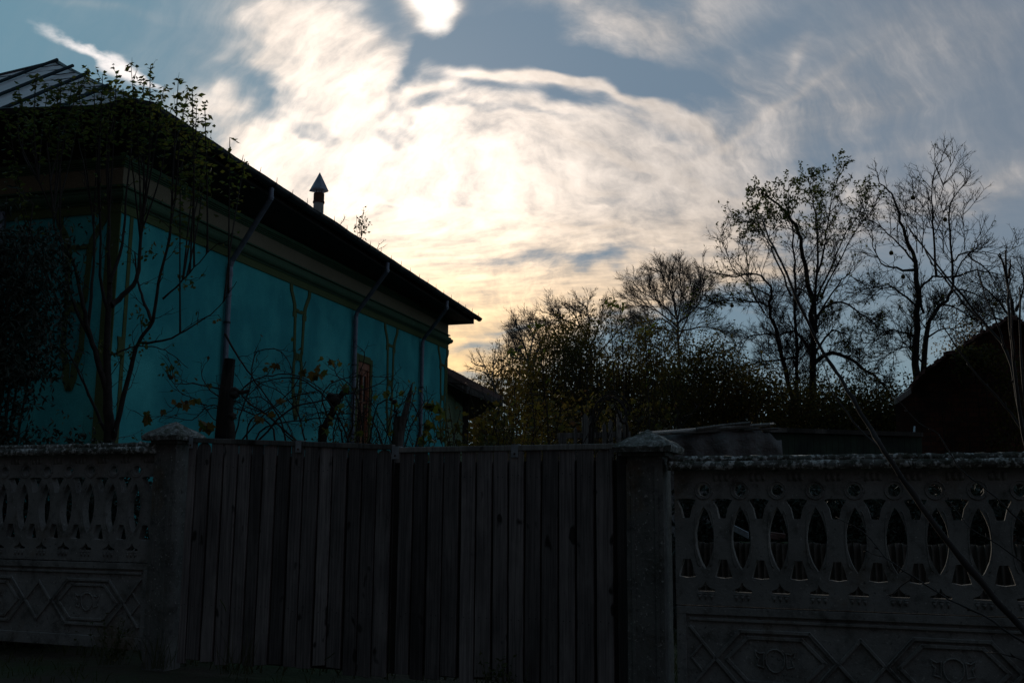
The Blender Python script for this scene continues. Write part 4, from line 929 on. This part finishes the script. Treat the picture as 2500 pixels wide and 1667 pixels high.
# low vine and brambles between annex and right gate post
for i, (px, w, yt, n, lab) in enumerate(((1150, 170, 1012, 1300, 'tangle of vine with yellow-green leaves under the annex eave'), (1270, 190, 1005, 1700, 'tangle of vine with yellow leaves behind the middle of the right gate leaf'), (1400, 190, 960, 1800, 'bramble tangle next to the grey pickets'), (1560, 170, 975, 1300, 'bramble tangle right behind the right gate post'))):
    P = Plant(); Y = 11.2+.4*i; base = atY(px, 1262, Y); base.z = 0; W = w/2550*Y/2; H = atY(px, yt, Y).z
    for k in range(26):
        a = rnd.uniform(-1, 1); p0 = base+Vector((a*W, rnd.uniform(-.4, .4), 0)); L = rnd.uniform(.9, 1.25)*H; q = shoot(p0, Vector((rnd.uniform(-.5, .5), rnd.uniform(-.3, .3), 1)), L, 9, .13, -.02)
        P.limb(q, .011, .003, 4); P.twigs(q, .22, .1, .5, .0045, .9, .2, 0., 1, .0, .05)
    for k in range(n//5):
        a = rnd.uniform(-1, 1); c_ = Vector((base.x+a*W, Y+rnd.uniform(-.4, .4), H*rnd.random()**.7))
        for _ in range(6):
            if rnd.random() < .18: P.biglef(c_+rv(.07), rnd.uniform(.04, .09))
            else: P.leaf(c_+rv(.07), .05, .4, .6)
    P.done('vine_tangle', lab, 'vine', base, MT['cane'], MT['twig'], MT['yellowing' if i < 2 else 'hedge'], 'vine tangles behind the gate')
# tall weedy shoots with a rosette of leaves on top
for (px, y0, x1, Y, lb) in ((1490, 742, 1500, 12., 'tallest thin shoot with a rosette of leaves above the hedge'), (1313, 800, 1360, 11.5, 'leaning thin shoot with a leafy tip above the golden bush'), (1515, 745, 1520, 12.3, 'thin shoot just right of the tallest rosette shoot'), (1250, 860, 1262, 12., 'short leafy shoot left in the hedge'), (1575, 800, 1580, 12., 'dark bare shoot below the fan-shaped tree')):
    P = Plant(); tip = atY(px, y0, Y); b0 = atY(x1, 1262, Y); b0.z = 0; q = smooth([b0, b0.lerp(tip, .5)+Vector((.04, 0, .1)), tip], 6); P.limb(q, .013, .004, 4); P.twigs(q, .16, .05, .3, .004, .7, .15, .1, 0, .5, .06, True, .4)
    for _ in range(12): P.leaf(tip+rv(.03), .10, .1, .35)
    P.done('leafy_shoot', lb, 'plant', b0, MT['twig'], MT['twig'], MT['vine'], 'thin shoots above the hedge')
P = Plant(); base = Vector((5.6, 13.1, 0))
for k in range(9):
    tip = atY(2290+k*27, 872-abs(k-6)*0+(-70 if k > 4 else -12*k)+rnd.uniform(-14, 8), 13.1); b = Vector((tip.x+rnd.uniform(-.1, .1), 13.05, 0)); q = smooth([b, b.lerp(tip, .5)+rv(.05), tip], 4); P.limb(q, .014, .004, 4); P.twigs(q, .15, .1, .4, .004, .8, .2, 0, 1, .5, .05)
for k in range(500):
    px = rnd.uniform(2340, 2500); py = 1100-rnd.random()*(1100-860) if px > 2420 else rnd.uniform(850, 900)
    c_ = atY(px, py, 12.85+rnd.uniform(-.15, .1))
    for j in range(3): P.leaf(c_+rv(.05), .06, .5, .6)
P.done('creeper', 'creeper with small yellowing leaves over the edge of the brick shed', 'climbing plant', base, MT['cane'], MT['twig'], MT['hedge'])
# arched nest of old vine
P = Plant(); base = atY(1485, 1262, 11.); base.z = 0
for k in range(13):
    c = atY(1487+rnd.uniform(-8, 8), 1015+rnd.uniform(-6, 6), 11+rnd.uniform(-.1, .1)); r = rnd.uniform(.14, .2); a0 = rnd.uniform(-.5, .5)
    q = [c+Vector((r*math.cos(t), rnd.uniform(-.02, .02), r*1.25*math.sin(t))) for t in [a0+math.pi*i/12*1.1 for i in range(13)]]; P.limb([*q, q[-1]+Vector((-.03, 0, -.5))], .006, .004, 4)
P.limb(smooth([base, atY(1530, 1080, 11), atY(1518, 1030, 11), atY(1500, 990, 11)], 4), .03, .01); P.limb(smooth([base+Vector((-.1, 0, 0)), atY(1440, 1080, 11), atY(1452, 1030, 11), atY(1475, 990, 11)], 4), .025, .01)
P.done('vine_arch', 'arched nest of old vine canes over the grey pickets', 'vine', base, MT['bark'], MT['twig'], MT['vine'])

# multi-stemmed young pear by the house corner
c8 = lambda x, y: (x/2.613, 500+y/2.613); c1 = lambda x, y: (x/3.136, 100+y/3.136)
YL = 9.7; P = Plant(); base = atY(270, 1262, YL); base.z = 0
S = [([(700, 2150), (700, 1480), (690, 1200), (682, 950), (695, 640)], 0., .07, .025), ([(710, 640), (760, 600), (870, 480), (890, 330), (905, 130), (930, -60), (900, -300)], .3, .035, .008),
 ([(720, 1500), (745, 1400), (830, 1050), (880, 880), (970, 740), (1010, 500), (1080, 220), (1095, 60), (1130, -150), (1150, -420)], -.5, .034, .006), ([(695, 640), (700, 450), (690, 250), (700, 0), (690, -300), (720, -560)], .2, .03, .006),
 ([(690, 1200), (620, 980), (560, 800), (530, 650), (480, 400), (360, 180), (330, -60), (300, -400)], -.4, .035, .006), ([(700, 1500), (620, 1330), (540, 1150), (470, 1000), (400, 850), (380, 640)], .5, .02, .005),
 ([(880, 880), (1030, 870), (1150, 820), (1280, 740), (1400, 650), (1510, 490)], -.4, .014, .003), ([(700, 960), (790, 925), (870, 905), (1000, 910), (1100, 960), (1200, 1040)], .3, .014, .003), ([(970, 740), (910, 600), (880, 480), (860, 300)], .3, .02, .006), ([(1040, 600), (1150, 500), (1240, 400), (1350, 280), (1400, 240)], -.3, .012, .003),
 ([(560, 800), (590, 500), (600, 200), (560, -100), (500, -420)], .4, .02, .005), ([(600, 900), (500, 700), (420, 450), (380, 150), (250, -150), (200, -420)], -.2, .02, .005), ([(690, 700), (640, 450), (640, 150), (620, -200), (640, -520)], -.5, .02, .005), ([(700, 500), (780, 250), (800, 0), (830, -300), (840, -520)], .4, .02, .005)]
tops = [(10, 275), (45, 225), (85, 186), (118, 205), (150, 192), (140, 235), (190, 200), (215, 165), (250, 185), (285, 178), (320, 158), (350, 200), (368, 160), (400, 215), (435, 198), (470, 218), (500, 250), (455, 235), (120, 290), (200, 250), (245, 240), (60, 290), (485, 330), (440, 420), (500, 430), (380, 250), (510, 345), (561, 335), (597, 388), (330, 230), (300, 215), (270, 210), (420, 260), (480, 260), (465, 300), (175, 215), (230, 200), (20, 390)]
mains = []
for pts, dY, r0, r1 in S:
    q = limb3(P, pts, YL, dY, r0, r1, conv=c8, sub=4); mains.append(q)
    P.twigs(q, .22, .15, .6, .005, .8, .16, .06, 1, lambda p: .1 if p.z < 3.2 else .25, .048)
mids = [q for q in mains]
for k, (tx, ty) in enumerate(tops):
    tip = atY(tx, ty, YL+rnd.uniform(-.6, .5))
    best = None
    for q in mains:
        for p in q:
            if 2.6 < p.z < tip.z-.7 and p.z < 4.2:
                dd = abs(p.x-tip.x)+.25*abs(tip.z-1.3-p.z)
                if best is None or dd < best[0]: best = (dd, p)
    p0 = best[1]; q = smooth([p0, p0.lerp(tip, .45)+Vector(((tip.x-p0.x)*.22, rnd.uniform(-.05, .05), 0)), tip.lerp(p0, .1)+Vector((0, 0, .0)), tip], 5); P.limb(q, .011, .0025, 4)
    P.twigs(q, .14, .06, .28, .0035, .75, .12, .12, 0, lambda p: .6 if p.z > tip.z-.9 else .15, .05, True, .35)
    dens = 1.35 if tx < 500 else .8
    for j in range(int(34*dens)):
        t = rnd.random()**1.3; p = tip.lerp(p0, t*.5)+Vector((rnd.gauss(0, .02+.05*t), rnd.gauss(0, .06), 0)); P.leaf(p, .066, .45, .5, Vector((rnd.choice((-1, 1)), rnd.uniform(-.5, .5), .35)))
for _ in range(26):                              # lower leaf clusters
    x, y = rnd.choice([(460, 690), (440, 680), (300, 850), (330, 790), (360, 620), (170, 1010), (350, 750), (370, 850), (410, 900), (420, 720), (240, 830), (390, 600), (500, 470), (520, 420), (470, 470)]); c_ = atY(x+rnd.gauss(0, 10), y+rnd.gauss(0, 8), YL+rnd.uniform(-.4, .4))
    for j in range(6): P.leaf(c_+rv(.035), .055, .9, .6)
P.done('young_pear', 'multi-stemmed young pear with leafy tips growing up past the eaves at the house corner', 'tree', base, MT['bark'], MT['twig'], MT['pear'])
# dark evergreen at the left edge
P = Plant(); YE = 9.0; base = atY(-20, 1262, YE); base.z = 0
for i in range(16):
    tip = atY(rnd.uniform(-120, 130), rnd.uniform(470, 800), YE+rnd.uniform(-.3, .3)); q = smooth([base+rv(.03), base.lerp(tip, .5)+Vector((0, 0, .4)), tip], 5); P.limb(q, .02, .005, 4); P.twigs(q, .12, .15, .45, .005, .9, .15, -.05, 1, .9, .07, True, .3, wide=.35)
for _ in range(2300):
    c_ = atY(-140+330*rnd.random()**1.1, rnd.uniform(560, 930), YE+rnd.uniform(-.45, .45))
    if c_.x > atY(175-abs(rnd.gauss(0, 50)), 700, YE).x: continue
    for j in range(4): P.leaf(c_+rv(.05), .075, .9, .32)
P.done('evergreen_shrub', 'dark evergreen shrub with narrow drooping leaves at the left edge in front of the house', 'shrub', base, MT['bark'], MT['twig'], MT['dark_leaf'])

bush('dark_bush', 'low dark bush inside the left fence, filling its openings', 120, 8.9, 440, 1100, 4500, 'dark_leaf', .06, 1, None)
P = Plant()
for _ in range(5200):
    px = rnd.uniform(1660, 2560); Y = 9.7-(px-1700)*.0012+rnd.uniform(-.2, .35); g = atY(px, 1262, Y); z = rnd.random()**.8*(1.32+.12*mnoise.noise(Vector((px*.02, 0, 0))))
    for j in range(3): P.leaf(Vector((g.x, Y, z))+rv(.07), .07, .3, .5)
for _ in range(160):
    px = rnd.uniform(1660, 2500); g = atY(px, 1262, 9.6); b = Vector((g.x, 9.6+rnd.uniform(-.2, .2), 0)); P.t.tube(shoot(b, Vector((rnd.gauss(0, .2), rnd.gauss(0, .2), 1)), rnd.uniform(1., 1.5), 5, .1, 0), .004, 3, False)
wd = P.done('tall_weeds', 'tall dark weeds standing behind the right openwork fence', 'weeds', Vector((3.5, 9.6, 0)), MT['bark'], MT['twig'], MT['dark_leaf'], None)
wd['kind'] = 'stuff'
for c_ in wd.children: c_['kind'] = 'stuff'
# vine canes arching behind the left gate leaf
c2 = lambda x, y: (650+x/5.2275, 850+y/5.2275); c3 = lambda x, y: (300+x/2.24, 400+y/2.24)
YV = 8.6
def canes(lab, bx, L, conv, Y, lm, r=.010, nl=0, leafpts=(), every=.2):
    P = Plant(); base = atY(bx, 1262, Y); base.z = 0
    for pts in L:
        q = limb3(P, pts, Y, rnd.uniform(-.35, .35), r*rnd.uniform(.7, 1.2), r*.3, conv=conv, sub=4, sides=5); P.twigs(q, every*.6, .06, .4, .0034, .9, .22, .0, 1, .03, .05)
    for (x, y, s) in leafpts:
        for j in range(rnd.choice((2, 3))): P.biglef(atY(*conv(x+rnd.gauss(0, 10), y+rnd.gauss(0, 8)), Y-.25+rnd.uniform(-.1, .1)), s*rnd.uniform(.7, 1.1))
    P.done('vine', lab, 'vine', base, MT['cane'], MT['twig'], MT[lm], 'old vines behind the gate')
canes('arching vine canes with large yellow leaves, beside the old post', 640, [
 [(1000, 1560), (800, 1380), (650, 1270), (720, 1180), (850, 1150), (960, 1160), (1080, 1230), (1180, 1330), (1250, 1500)], [(600, 1560), (640, 1380), (700, 1200), (720, 1050), (800, 1010), (880, 1040), (930, 1140)],
 [(700, 1560), (900, 1350), (1100, 1290), (1300, 1240), (1420, 1190), (1440, 1160)], [(1250, 1560), (1150, 1330), (1000, 1190), (880, 1170), (760, 1200), (640, 1290), (480, 1280)], [(560, 930), (620, 1040), (700, 1160), (800, 1290), (900, 1420), (960, 1560)],
 [(620, 1560), (760, 1380), (940, 1270), (1080, 1240)], [(900, 1560), (860, 1400), (780, 1290), (700, 1280), (600, 1320)], [(1000, 1560), (960, 1370), (860, 1250), (730, 1190)], [(700, 1560), (780, 1440), (1000, 1400), (1160, 1390), (1300, 1410)], [(680, 1560), (700, 1400), (860, 1300), (960, 1180), (1000, 1080)],
 [(1100, 1560), (1120, 1420), (1090, 1270), (1160, 1190), (1290, 1160)], [(1000, 1560), (900, 1490), (800, 1380), (600, 1290), (560, 1210)], [(840, 1560), (800, 1420), (660, 1350), (560, 1330), (430, 1340)]], c3, YV, 'dryvine', .010, leafpts=[(830, 1095, .07), (995, 1130, .07), (1050, 1120, .10), (1060, 1150, .09), (1090, 1155, .07), (780, 1110, .05), (870, 1290, .06), (830, 1350, .06), (1150, 1090, .06), (1210, 1220, .07), (740, 1390, .06)], every=.14)
canes('thin vine canes reaching over the left post cap in front of the teal wall', 470, [
 [(590, 1350), (470, 1320), (380, 1400), (250, 1380), (120, 1380), (60, 1350)], [(600, 1300), (480, 1240), (430, 1150), (470, 1060)], [(540, 1230), (380, 1200), (280, 1200), (230, 1130)], [(600, 1420), (500, 1400), (420, 1300), (300, 1240), (270, 1120), (240, 1040)],
 [(460, 1320), (350, 1300), (260, 1350), (160, 1400)]], c3, 8.4, 'dryvine', .007, leafpts=[(270, 1150, .05), (340, 1310, .06), (390, 1290, .06), (230, 1350, .06), (140, 1390, .09), (440, 1420, .10), (460, 1430, .09), (130, 1370, .07), (290, 1320, .06), (410, 1160, .03), (470, 1210, .05), (520, 870, .03), (410, 860, .03)])
canes('vine stump with leafy canes in front of the house window and leaning stake', 880, [
 [(900, 1300), (850, 1150), (900, 900), (960, 700), (1000, 500), (900, 350), (880, 200)], [(680, 1300), (760, 1000), (850, 700), (1000, 520), (1100, 420)], [(1200, 1300), (1150, 1000), (1300, 800), (1350, 600), (1320, 380), (1450, 370), (1620, 360)], [(1300, 1300), (1350, 1050), (1400, 760), (1480, 680), (1650, 620), (1760, 560)],
 [(1500, 1300), (1560, 1000), (1650, 800), (1850, 600)], [(600, 1300), (700, 1050), (650, 800), (520, 560), (300, 430)], [(1700, 1300), (1800, 900), (1880, 620), (1900, 560)], [(1750, 1300), (1850, 1000), (2000, 700), (2090, 650)], [(1250, 1300), (1180, 700), (1050, 450), (900, 340), (860, 160)], [(1000, 1300), (1100, 1000), (1120, 600), (1250, 100), (1200, 40)],
 [(1000, 1300), (940, 1000), (880, 820), (700, 820), (450, 870)], [(1500, 1300), (1400, 1000), (1240, 860), (900, 830)], [(1600, 1200), (1450, 880), (1300, 640), (1140, 560)], [(1900, 1300), (1960, 900), (1820, 660), (1700, 580)]], c2, 8.8, 'vine', .0085,
 leafpts=[(860, 180, .05), (950, 170, .05), (690, 130, .05), (1540, 570, .06), (1660, 720, .06), (1740, 560, .05), (900, 760, .06), (1000, 480, .07), (760, 1060, .06), (830, 920, .06), (1180, 1080, .07), (1600, 1080, .06), (1330, 900, .05), (1370, 620, .05)], every=.11)
def blobmesh(mb, c, r, n=10, fr=6.):
    i0 = len(mb.v)
    for i in range(1, n):
        for j in range(n): a = math.pi*i/n; b = 2*math.pi*j/n; d = Vector((math.sin(a)*math.cos(b), math.sin(a)*math.sin(b), math.cos(a))); p = c+d*r*(1+.45*mnoise.noise(d*2+c*fr)+.2*mnoise.noise(d*7+c)); mb.v.append(tuple(p))
    for i in range(n-2):
        for j in range(n): mb.face(i0+i*n+j, i0+(i+1)*n+j, i0+(i+1)*n+(j+1) % n, i0+i*n+(j+1) % n)
    mb.face(*range(i0, i0+n)); mb.face(*range(i0+(n-1)*n-1, i0+(n-2)*n-1, -1))
for (pts, c, lab, Y) in (([(720, 1250), (740, 1000), (860, 800), (900, 650), (960, 600), (1030, 520)], (870, 660), 'gnarled black vine stump rising toward the window', 8.7), ([(1660, 1280), (1640, 1000), (1650, 850), (1640, 740)], (1640, 690), 'short dark vine knob right of the window', 8.9)):
    P = Plant(); q = [atY(*c2(x, y), Y) for x, y in pts]; base = Vector((q[0].x, Y, 0)); q = smooth([base]+q, 4); q = [p+rv(.008) for p in q]; s_ = 1. if c[0] < 1000 else .45
    P.limb(q, .045*s_, .022*s_, 8); blobmesh(P.w, atY(*c2(*c), Y), .055*s_); blobmesh(P.w, atY(*c2(c[0]-50, c[1]-40), Y), .035*s_)
    P.twigs(q, .12, .05, .3, .004, 1., .2, 0, 1); P.done('vine_stump', lab, 'vine stump', base, MT['bark'], MT['twig'], MT['vine'])
P = Plant(); q = [atY(*c3(x, y), 8.2) for x, y in [(590, 1560), (585, 1400), (590, 1300), (600, 1230), (640, 1250), (690, 1240)]]; base = Vector((q[0].x, 8.2, 0)); P.limb(smooth([base]+q, 3), .042, .014, 8); blobmesh(P.w, atY(*c3(612, 1262), 8.2), .035); blobmesh(P.w, atY(*c3(596, 1380), 8.2), .035); P.twigs(q, .1, .05, .3, .004, 1., .2, 0, 1)
P.done('vine_stump', 'knotted vine trunk clinging to the old post left of the arching canes', 'vine stump', base, MT['bark'], MT['twig'], MT['vine'])
# bright leafy climber at the far corner of the house
P = Plant(); Y = 9.3; base = atY(1065, 1262, Y); base.z = 0
for k in range(7): q = shoot(base+Vector((rnd.uniform(-.1, .1), 0, 0)), Vector((rnd.uniform(-.25, .25), 0, 1)), 2.0, 8, .12, 0.); P.limb(q, .008, .003, 4); P.twigs(q, .2, .08, .3, .004, .9, .2, 0, 0)
for (x, y) in [(1050, 980), (1062, 990), (1045, 1000), (1070, 1010), (1040, 1030), (1060, 1035), (1048, 1050), (1030, 1060), (1056, 1068), (1068, 985), (1075, 1000), (1035, 1075), (1068, 1050)]:
    for j in range(2): P.biglef(atY(x+rnd.gauss(0, 5), y+rnd.gauss(0, 5), Y-.2), rnd.uniform(.05, .10))
P.done('climber', 'green broad-leaved climber in front of the far corner of the teal wall', 'climbing plant', base, MT['cane'], MT['twig'], MT['vine'])
# leafy bushlet before window
bush('small_bush', 'fine-leaved small bush under the house window', 905, 9.2, 160, 1035, 900, 'hedge', .03, 1, None, 'bush', stems=8, low=.05)
bush('small_bush', 'fine-leaved small bush right of the leaning stake', 830, 9.3, 120, 1030, 900, 'hedge', .03, 1, None, 'bush', stems=6, low=.05)
# sprigs rising behind the gutter
for (x, y, xb, yb, lab) in ((886, 520, 880, 585, 'leafy sprig standing above the gutter right of the flue'), (840, 535, 812, 555, 'bare crooked sprig above the gutter just right of the flue'), (926, 595, 905, 618, 'bare branching sprig above the gutter, farthest right')):
    Y = 20.; P = Plant(); tip = atY(x, y, Y); b0 = atY(xb, yb+25, Y); g0 = atY(xb+4, 1262, Y); g0.z = 0
    q = smooth([b0, b0.lerp(tip, .5)+rv(.03), tip], 4); P.limb([g0]+q, .012, .004, 4)
    P.twigs(q, .07, .1, .45, .006, .7, .15, .1, 1, .35 if x == 886 else .02, .07)
    if x == 886:
        q2 = [b0, atY(871, 560, Y), atY(871, 525, Y)]; P.limb(smooth(q2, 3), .007, .003, 4)
        for j in range(45): p = atY(878+rnd.gauss(0, 9), rnd.uniform(545, 590), Y); P.leaf(p, .08, .4, .5)
    P.done('tree_sprig', lab, 'tree', g0, MT['twig'], MT['twig'], MT['pear'], None)

# bare diagonal stems in front of the right fence
c7 = lambda x, y: (1500+x/2.187, 950+y/2.187); cs_ = lambda x, y: (x, y)
st = thing('bare_shrub', 'long bare stems leaning diagonally across the right fence from the bottom right corner', 'shrub', Vector((2.2, 3.0, 0)))
ST = [([(2560, 1590), (2500, 1538), (2400, 1425), (2300, 1303), (2231, 1206), (2158, 1101), (2130, 1050), (2090, 990), (2060, 935), (2031, 893), (1986, 815), (1936, 706), (1900, 620), (1880, 590), (1868, 555), (1859, 531)], 3.6, 1.3, .013, .003),
 ([(2158, 1101), (2110, 1060), (2070, 1010), (2030, 950), (2010, 890)], 4.4, .4, .005, .002),
 ([(2600, 1500), (2545, 1250), (2500, 1060), (2483, 972), (2458, 860), (2405, 789), (2322, 690), (2251, 599), (2214, 549)], 3.9, .8, .008, .003),
 ([(2405, 789), (2370, 760), (2322, 700), (2290, 660), (2262, 620), (2245, 580)], 4.4, .4, .005, .002),
 ([(2500, 1060), (2470, 1010), (2430, 965), (2380, 910), (2345, 860), (2309, 806), (2302, 795)], 4.1, .3, .005, .002),
 ([(2560, 1300), (2500, 1060), (2475, 880), (2463, 764), (2459, 690), (2454, 612)], 4.0, .3, .008, .004), ([(2459, 690), (2448, 640), (2441, 618)], 4.2, 0., .005, .003), ([(2459, 680), (2468, 648), (2465, 640)], 4.2, 0., .005, .003),
 ([(2475, 880), (2470, 780), (2466, 700), (2463, 660)], 4.1, 0., .004, .002), ([(2540, 1200), (2500, 960), (2492, 830), (2490, 700)], 4.0, .2, .006, .003), ([(2458, 860), (2430, 780), (2405, 720), (2384, 652)], 4.3, .1, .004, .002),
 ([(2600, 1620), (2480, 1555), (2400, 1500), (2314, 1462), (2231, 1407), (2163, 1361), (2108, 1297), (2040, 1261)], 3.7, .9, .0045, .0018), ([(2231, 1407), (2190, 1440), (2163, 1455)], 4.2, .1, .002, .001), ([(2163, 1361), (2130, 1350), (2108, 1345)], 4.4, .1, .002, .001),
 ([(2560, 1330), (2490, 1270), (2431, 1215), (2390, 1180), (2340, 1140), (2290, 1060), (2240, 1030), (2180, 960)], 4.2, .6, .0045, .0015), ([(2560, 1420), (2440, 1330), (2370, 1290), (2330, 1240), (2290, 1190)], 4.1, .4, .003, .001), ([(2560, 1640), (2500, 1610), (2440, 1595), (2410, 1592)], 3.6, .2, .003, .0015)]
for k, (pts, Y, dY, r0, r1) in enumerate(ST):
    q = smooth([atY(x, y, Y+dY*i/(len(pts)-1)) for i, (x, y) in enumerate(pts)], 3); q = [p+rv(.0015) for p in q]; mb = MB()
    rr = [(r0+(r1-r0)*i/(len(q)-1))*(1.25 if i % 5 == 2 else 1.) for i in range(len(q))]
    if k in (0, 2, 5, 9, 11, 14, 15, 16):                      # root each long stem in the ground
        g = Vector((q[0].x+.35, q[0].y-.1, -.05)); q = smooth([g, g.lerp(q[0], .5)+Vector((.05, 0, 0)), q[0]], 3)[:-1]+q; rr = [rr[0]*1.1]*(len(q)-len(rr))+rr
    mb.tube(q, rr, 7)
    for i in range(4, len(q)-1, 3):                            # buds and spurs
        d = side_dir((q[i]-q[i-1]).normalized(), .6); mb.tube([q[i], q[i]+d*.012, q[i]+d*.02+Vector((0, 0, .006))], [.0026, .003, .0008], 4)
    mb.build('stem', MT['cane'], st, world=True, smooth=True)

# grass: garden and verge
def grass(name, x0, x1, y0, y1, n, h, cond=None, wid=.006):
    mb = MB()
    for _ in range(n):
        x, y = rnd.uniform(x0, x1), rnd.uniform(y0, y1)
        if cond and not cond(x, y): continue
        if mnoise.noise(Vector((x*1.3, y*1.3, 2))) < -.15: continue
        z = .05*mnoise.noise(Vector((x*.4, y*.4, 0)))-.04; hh = h*rnd.uniform(.4, 1.3); a = rnd.uniform(0, 6.28); b = Vector((math.cos(a), math.sin(a), 0))*wid; l = Vector((rnd.gauss(0, .35), rnd.gauss(0, .35), 1))*hh; p = Vector((x, y, z)); n_ = len(mb.v)
        mb.v += [tuple(p-b), tuple(p+b), tuple(p+l*.6+b*.7), tuple(p+l*.6-b*.7), tuple(p+l+Vector((l.x, l.y, -.1*hh))*.5)]; mb.face(n_, n_+1, n_+2, n_+3); mb.face(n_+3, n_+2, n_+4)
    return tag(mb.build(name, MT['grass']), kind='stuff')
def back(x, y): return (x-FA[0])*.3579+(y-FA[1])*.9337 > .2
o = grass('garden_grass', -5, 6.5, 5.5, 16, 16000, .13, back, .007); o['label'] = 'rough grass in the garden behind the fence'; o['category'] = 'grass'
o = grass('verge_grass', -5, 4.5, 3.5, 9.5, 9000, .08, lambda x, y: -.75 < (x-FA[0])*.3579+(y-FA[1])*.9337 < -.02, .004); o['label'] = 'short dark grass and weeds along the foot of the fence'; o['category'] = 'grass'
for (px, py, h, lab) in ((232, 1650, .22, 'tuft of dry grass at the foot of the left fence'), (560, 1640, .28, 'tall dry grass stalks in front of the left gate leaf'), (330, 1600, .3, 'leafy weed climbing the left fence slab beside the post'), (1250, 1660, .18, 'small weed at the foot of the right gate leaf')):
    d = ray(px, py); k = -EYE/d.z*.97; p = Vector((d.x*k, d.y*k, 0)); off = (p.x-FA[0])*.3579+(p.y-FA[1])*.9337
    p -= Vector((.3579, .9337, 0))*(off+.08); P = Plant()
    for j in range(26):
        b = p+Vector((rnd.gauss(0, .06), rnd.gauss(0, .02), 0)); q = shoot(b, Vector((rnd.gauss(0, .3), rnd.gauss(0, .12), 1)), h*rnd.uniform(.6, 1.3), 4, .1, 0); P.t.tube(q, [.002, .002, .0017, .0012, .0006], 3, False)
        if 'leafy' in lab or 'weed' in lab:
            for w_i in q[1:]: P.leaf(w_i, .035, .2, .5)
    P.done('grass_tuft' if 'grass' in lab else 'weed', lab, 'grass tuft' if 'grass' in lab else 'weed', p, MT['cane'], MT['grass'], MT['grass'], bn='blades')
# loose grass stalk caught on the gate boards
for (x0, y0, x1, y1, lab) in ((537, 1462, 552, 1492, 'dry grass stalk caught on the left boards of the left gate leaf'), (792, 1610, 817, 1592, 'dry grass stalk caught low on the left gate leaf')):
    def og(x, y):
        d = ray(x, y); k = ((FA[0]*.3579+FA[1]*.9337)-.02)/(d.x*.3579+d.y*.9337); return Vector((d.x*k, d.y*k, EYE+d.z*k))
    a, b = og(x0, y0), og(x1, y1); mb = MB(); mb.tube([a, a.lerp(b, .5)+Vector((.006, 0, 0)), b], .0035, 4); tag(mb.build('grass_stalk', MT['grass']), lab, 'grass stalk')
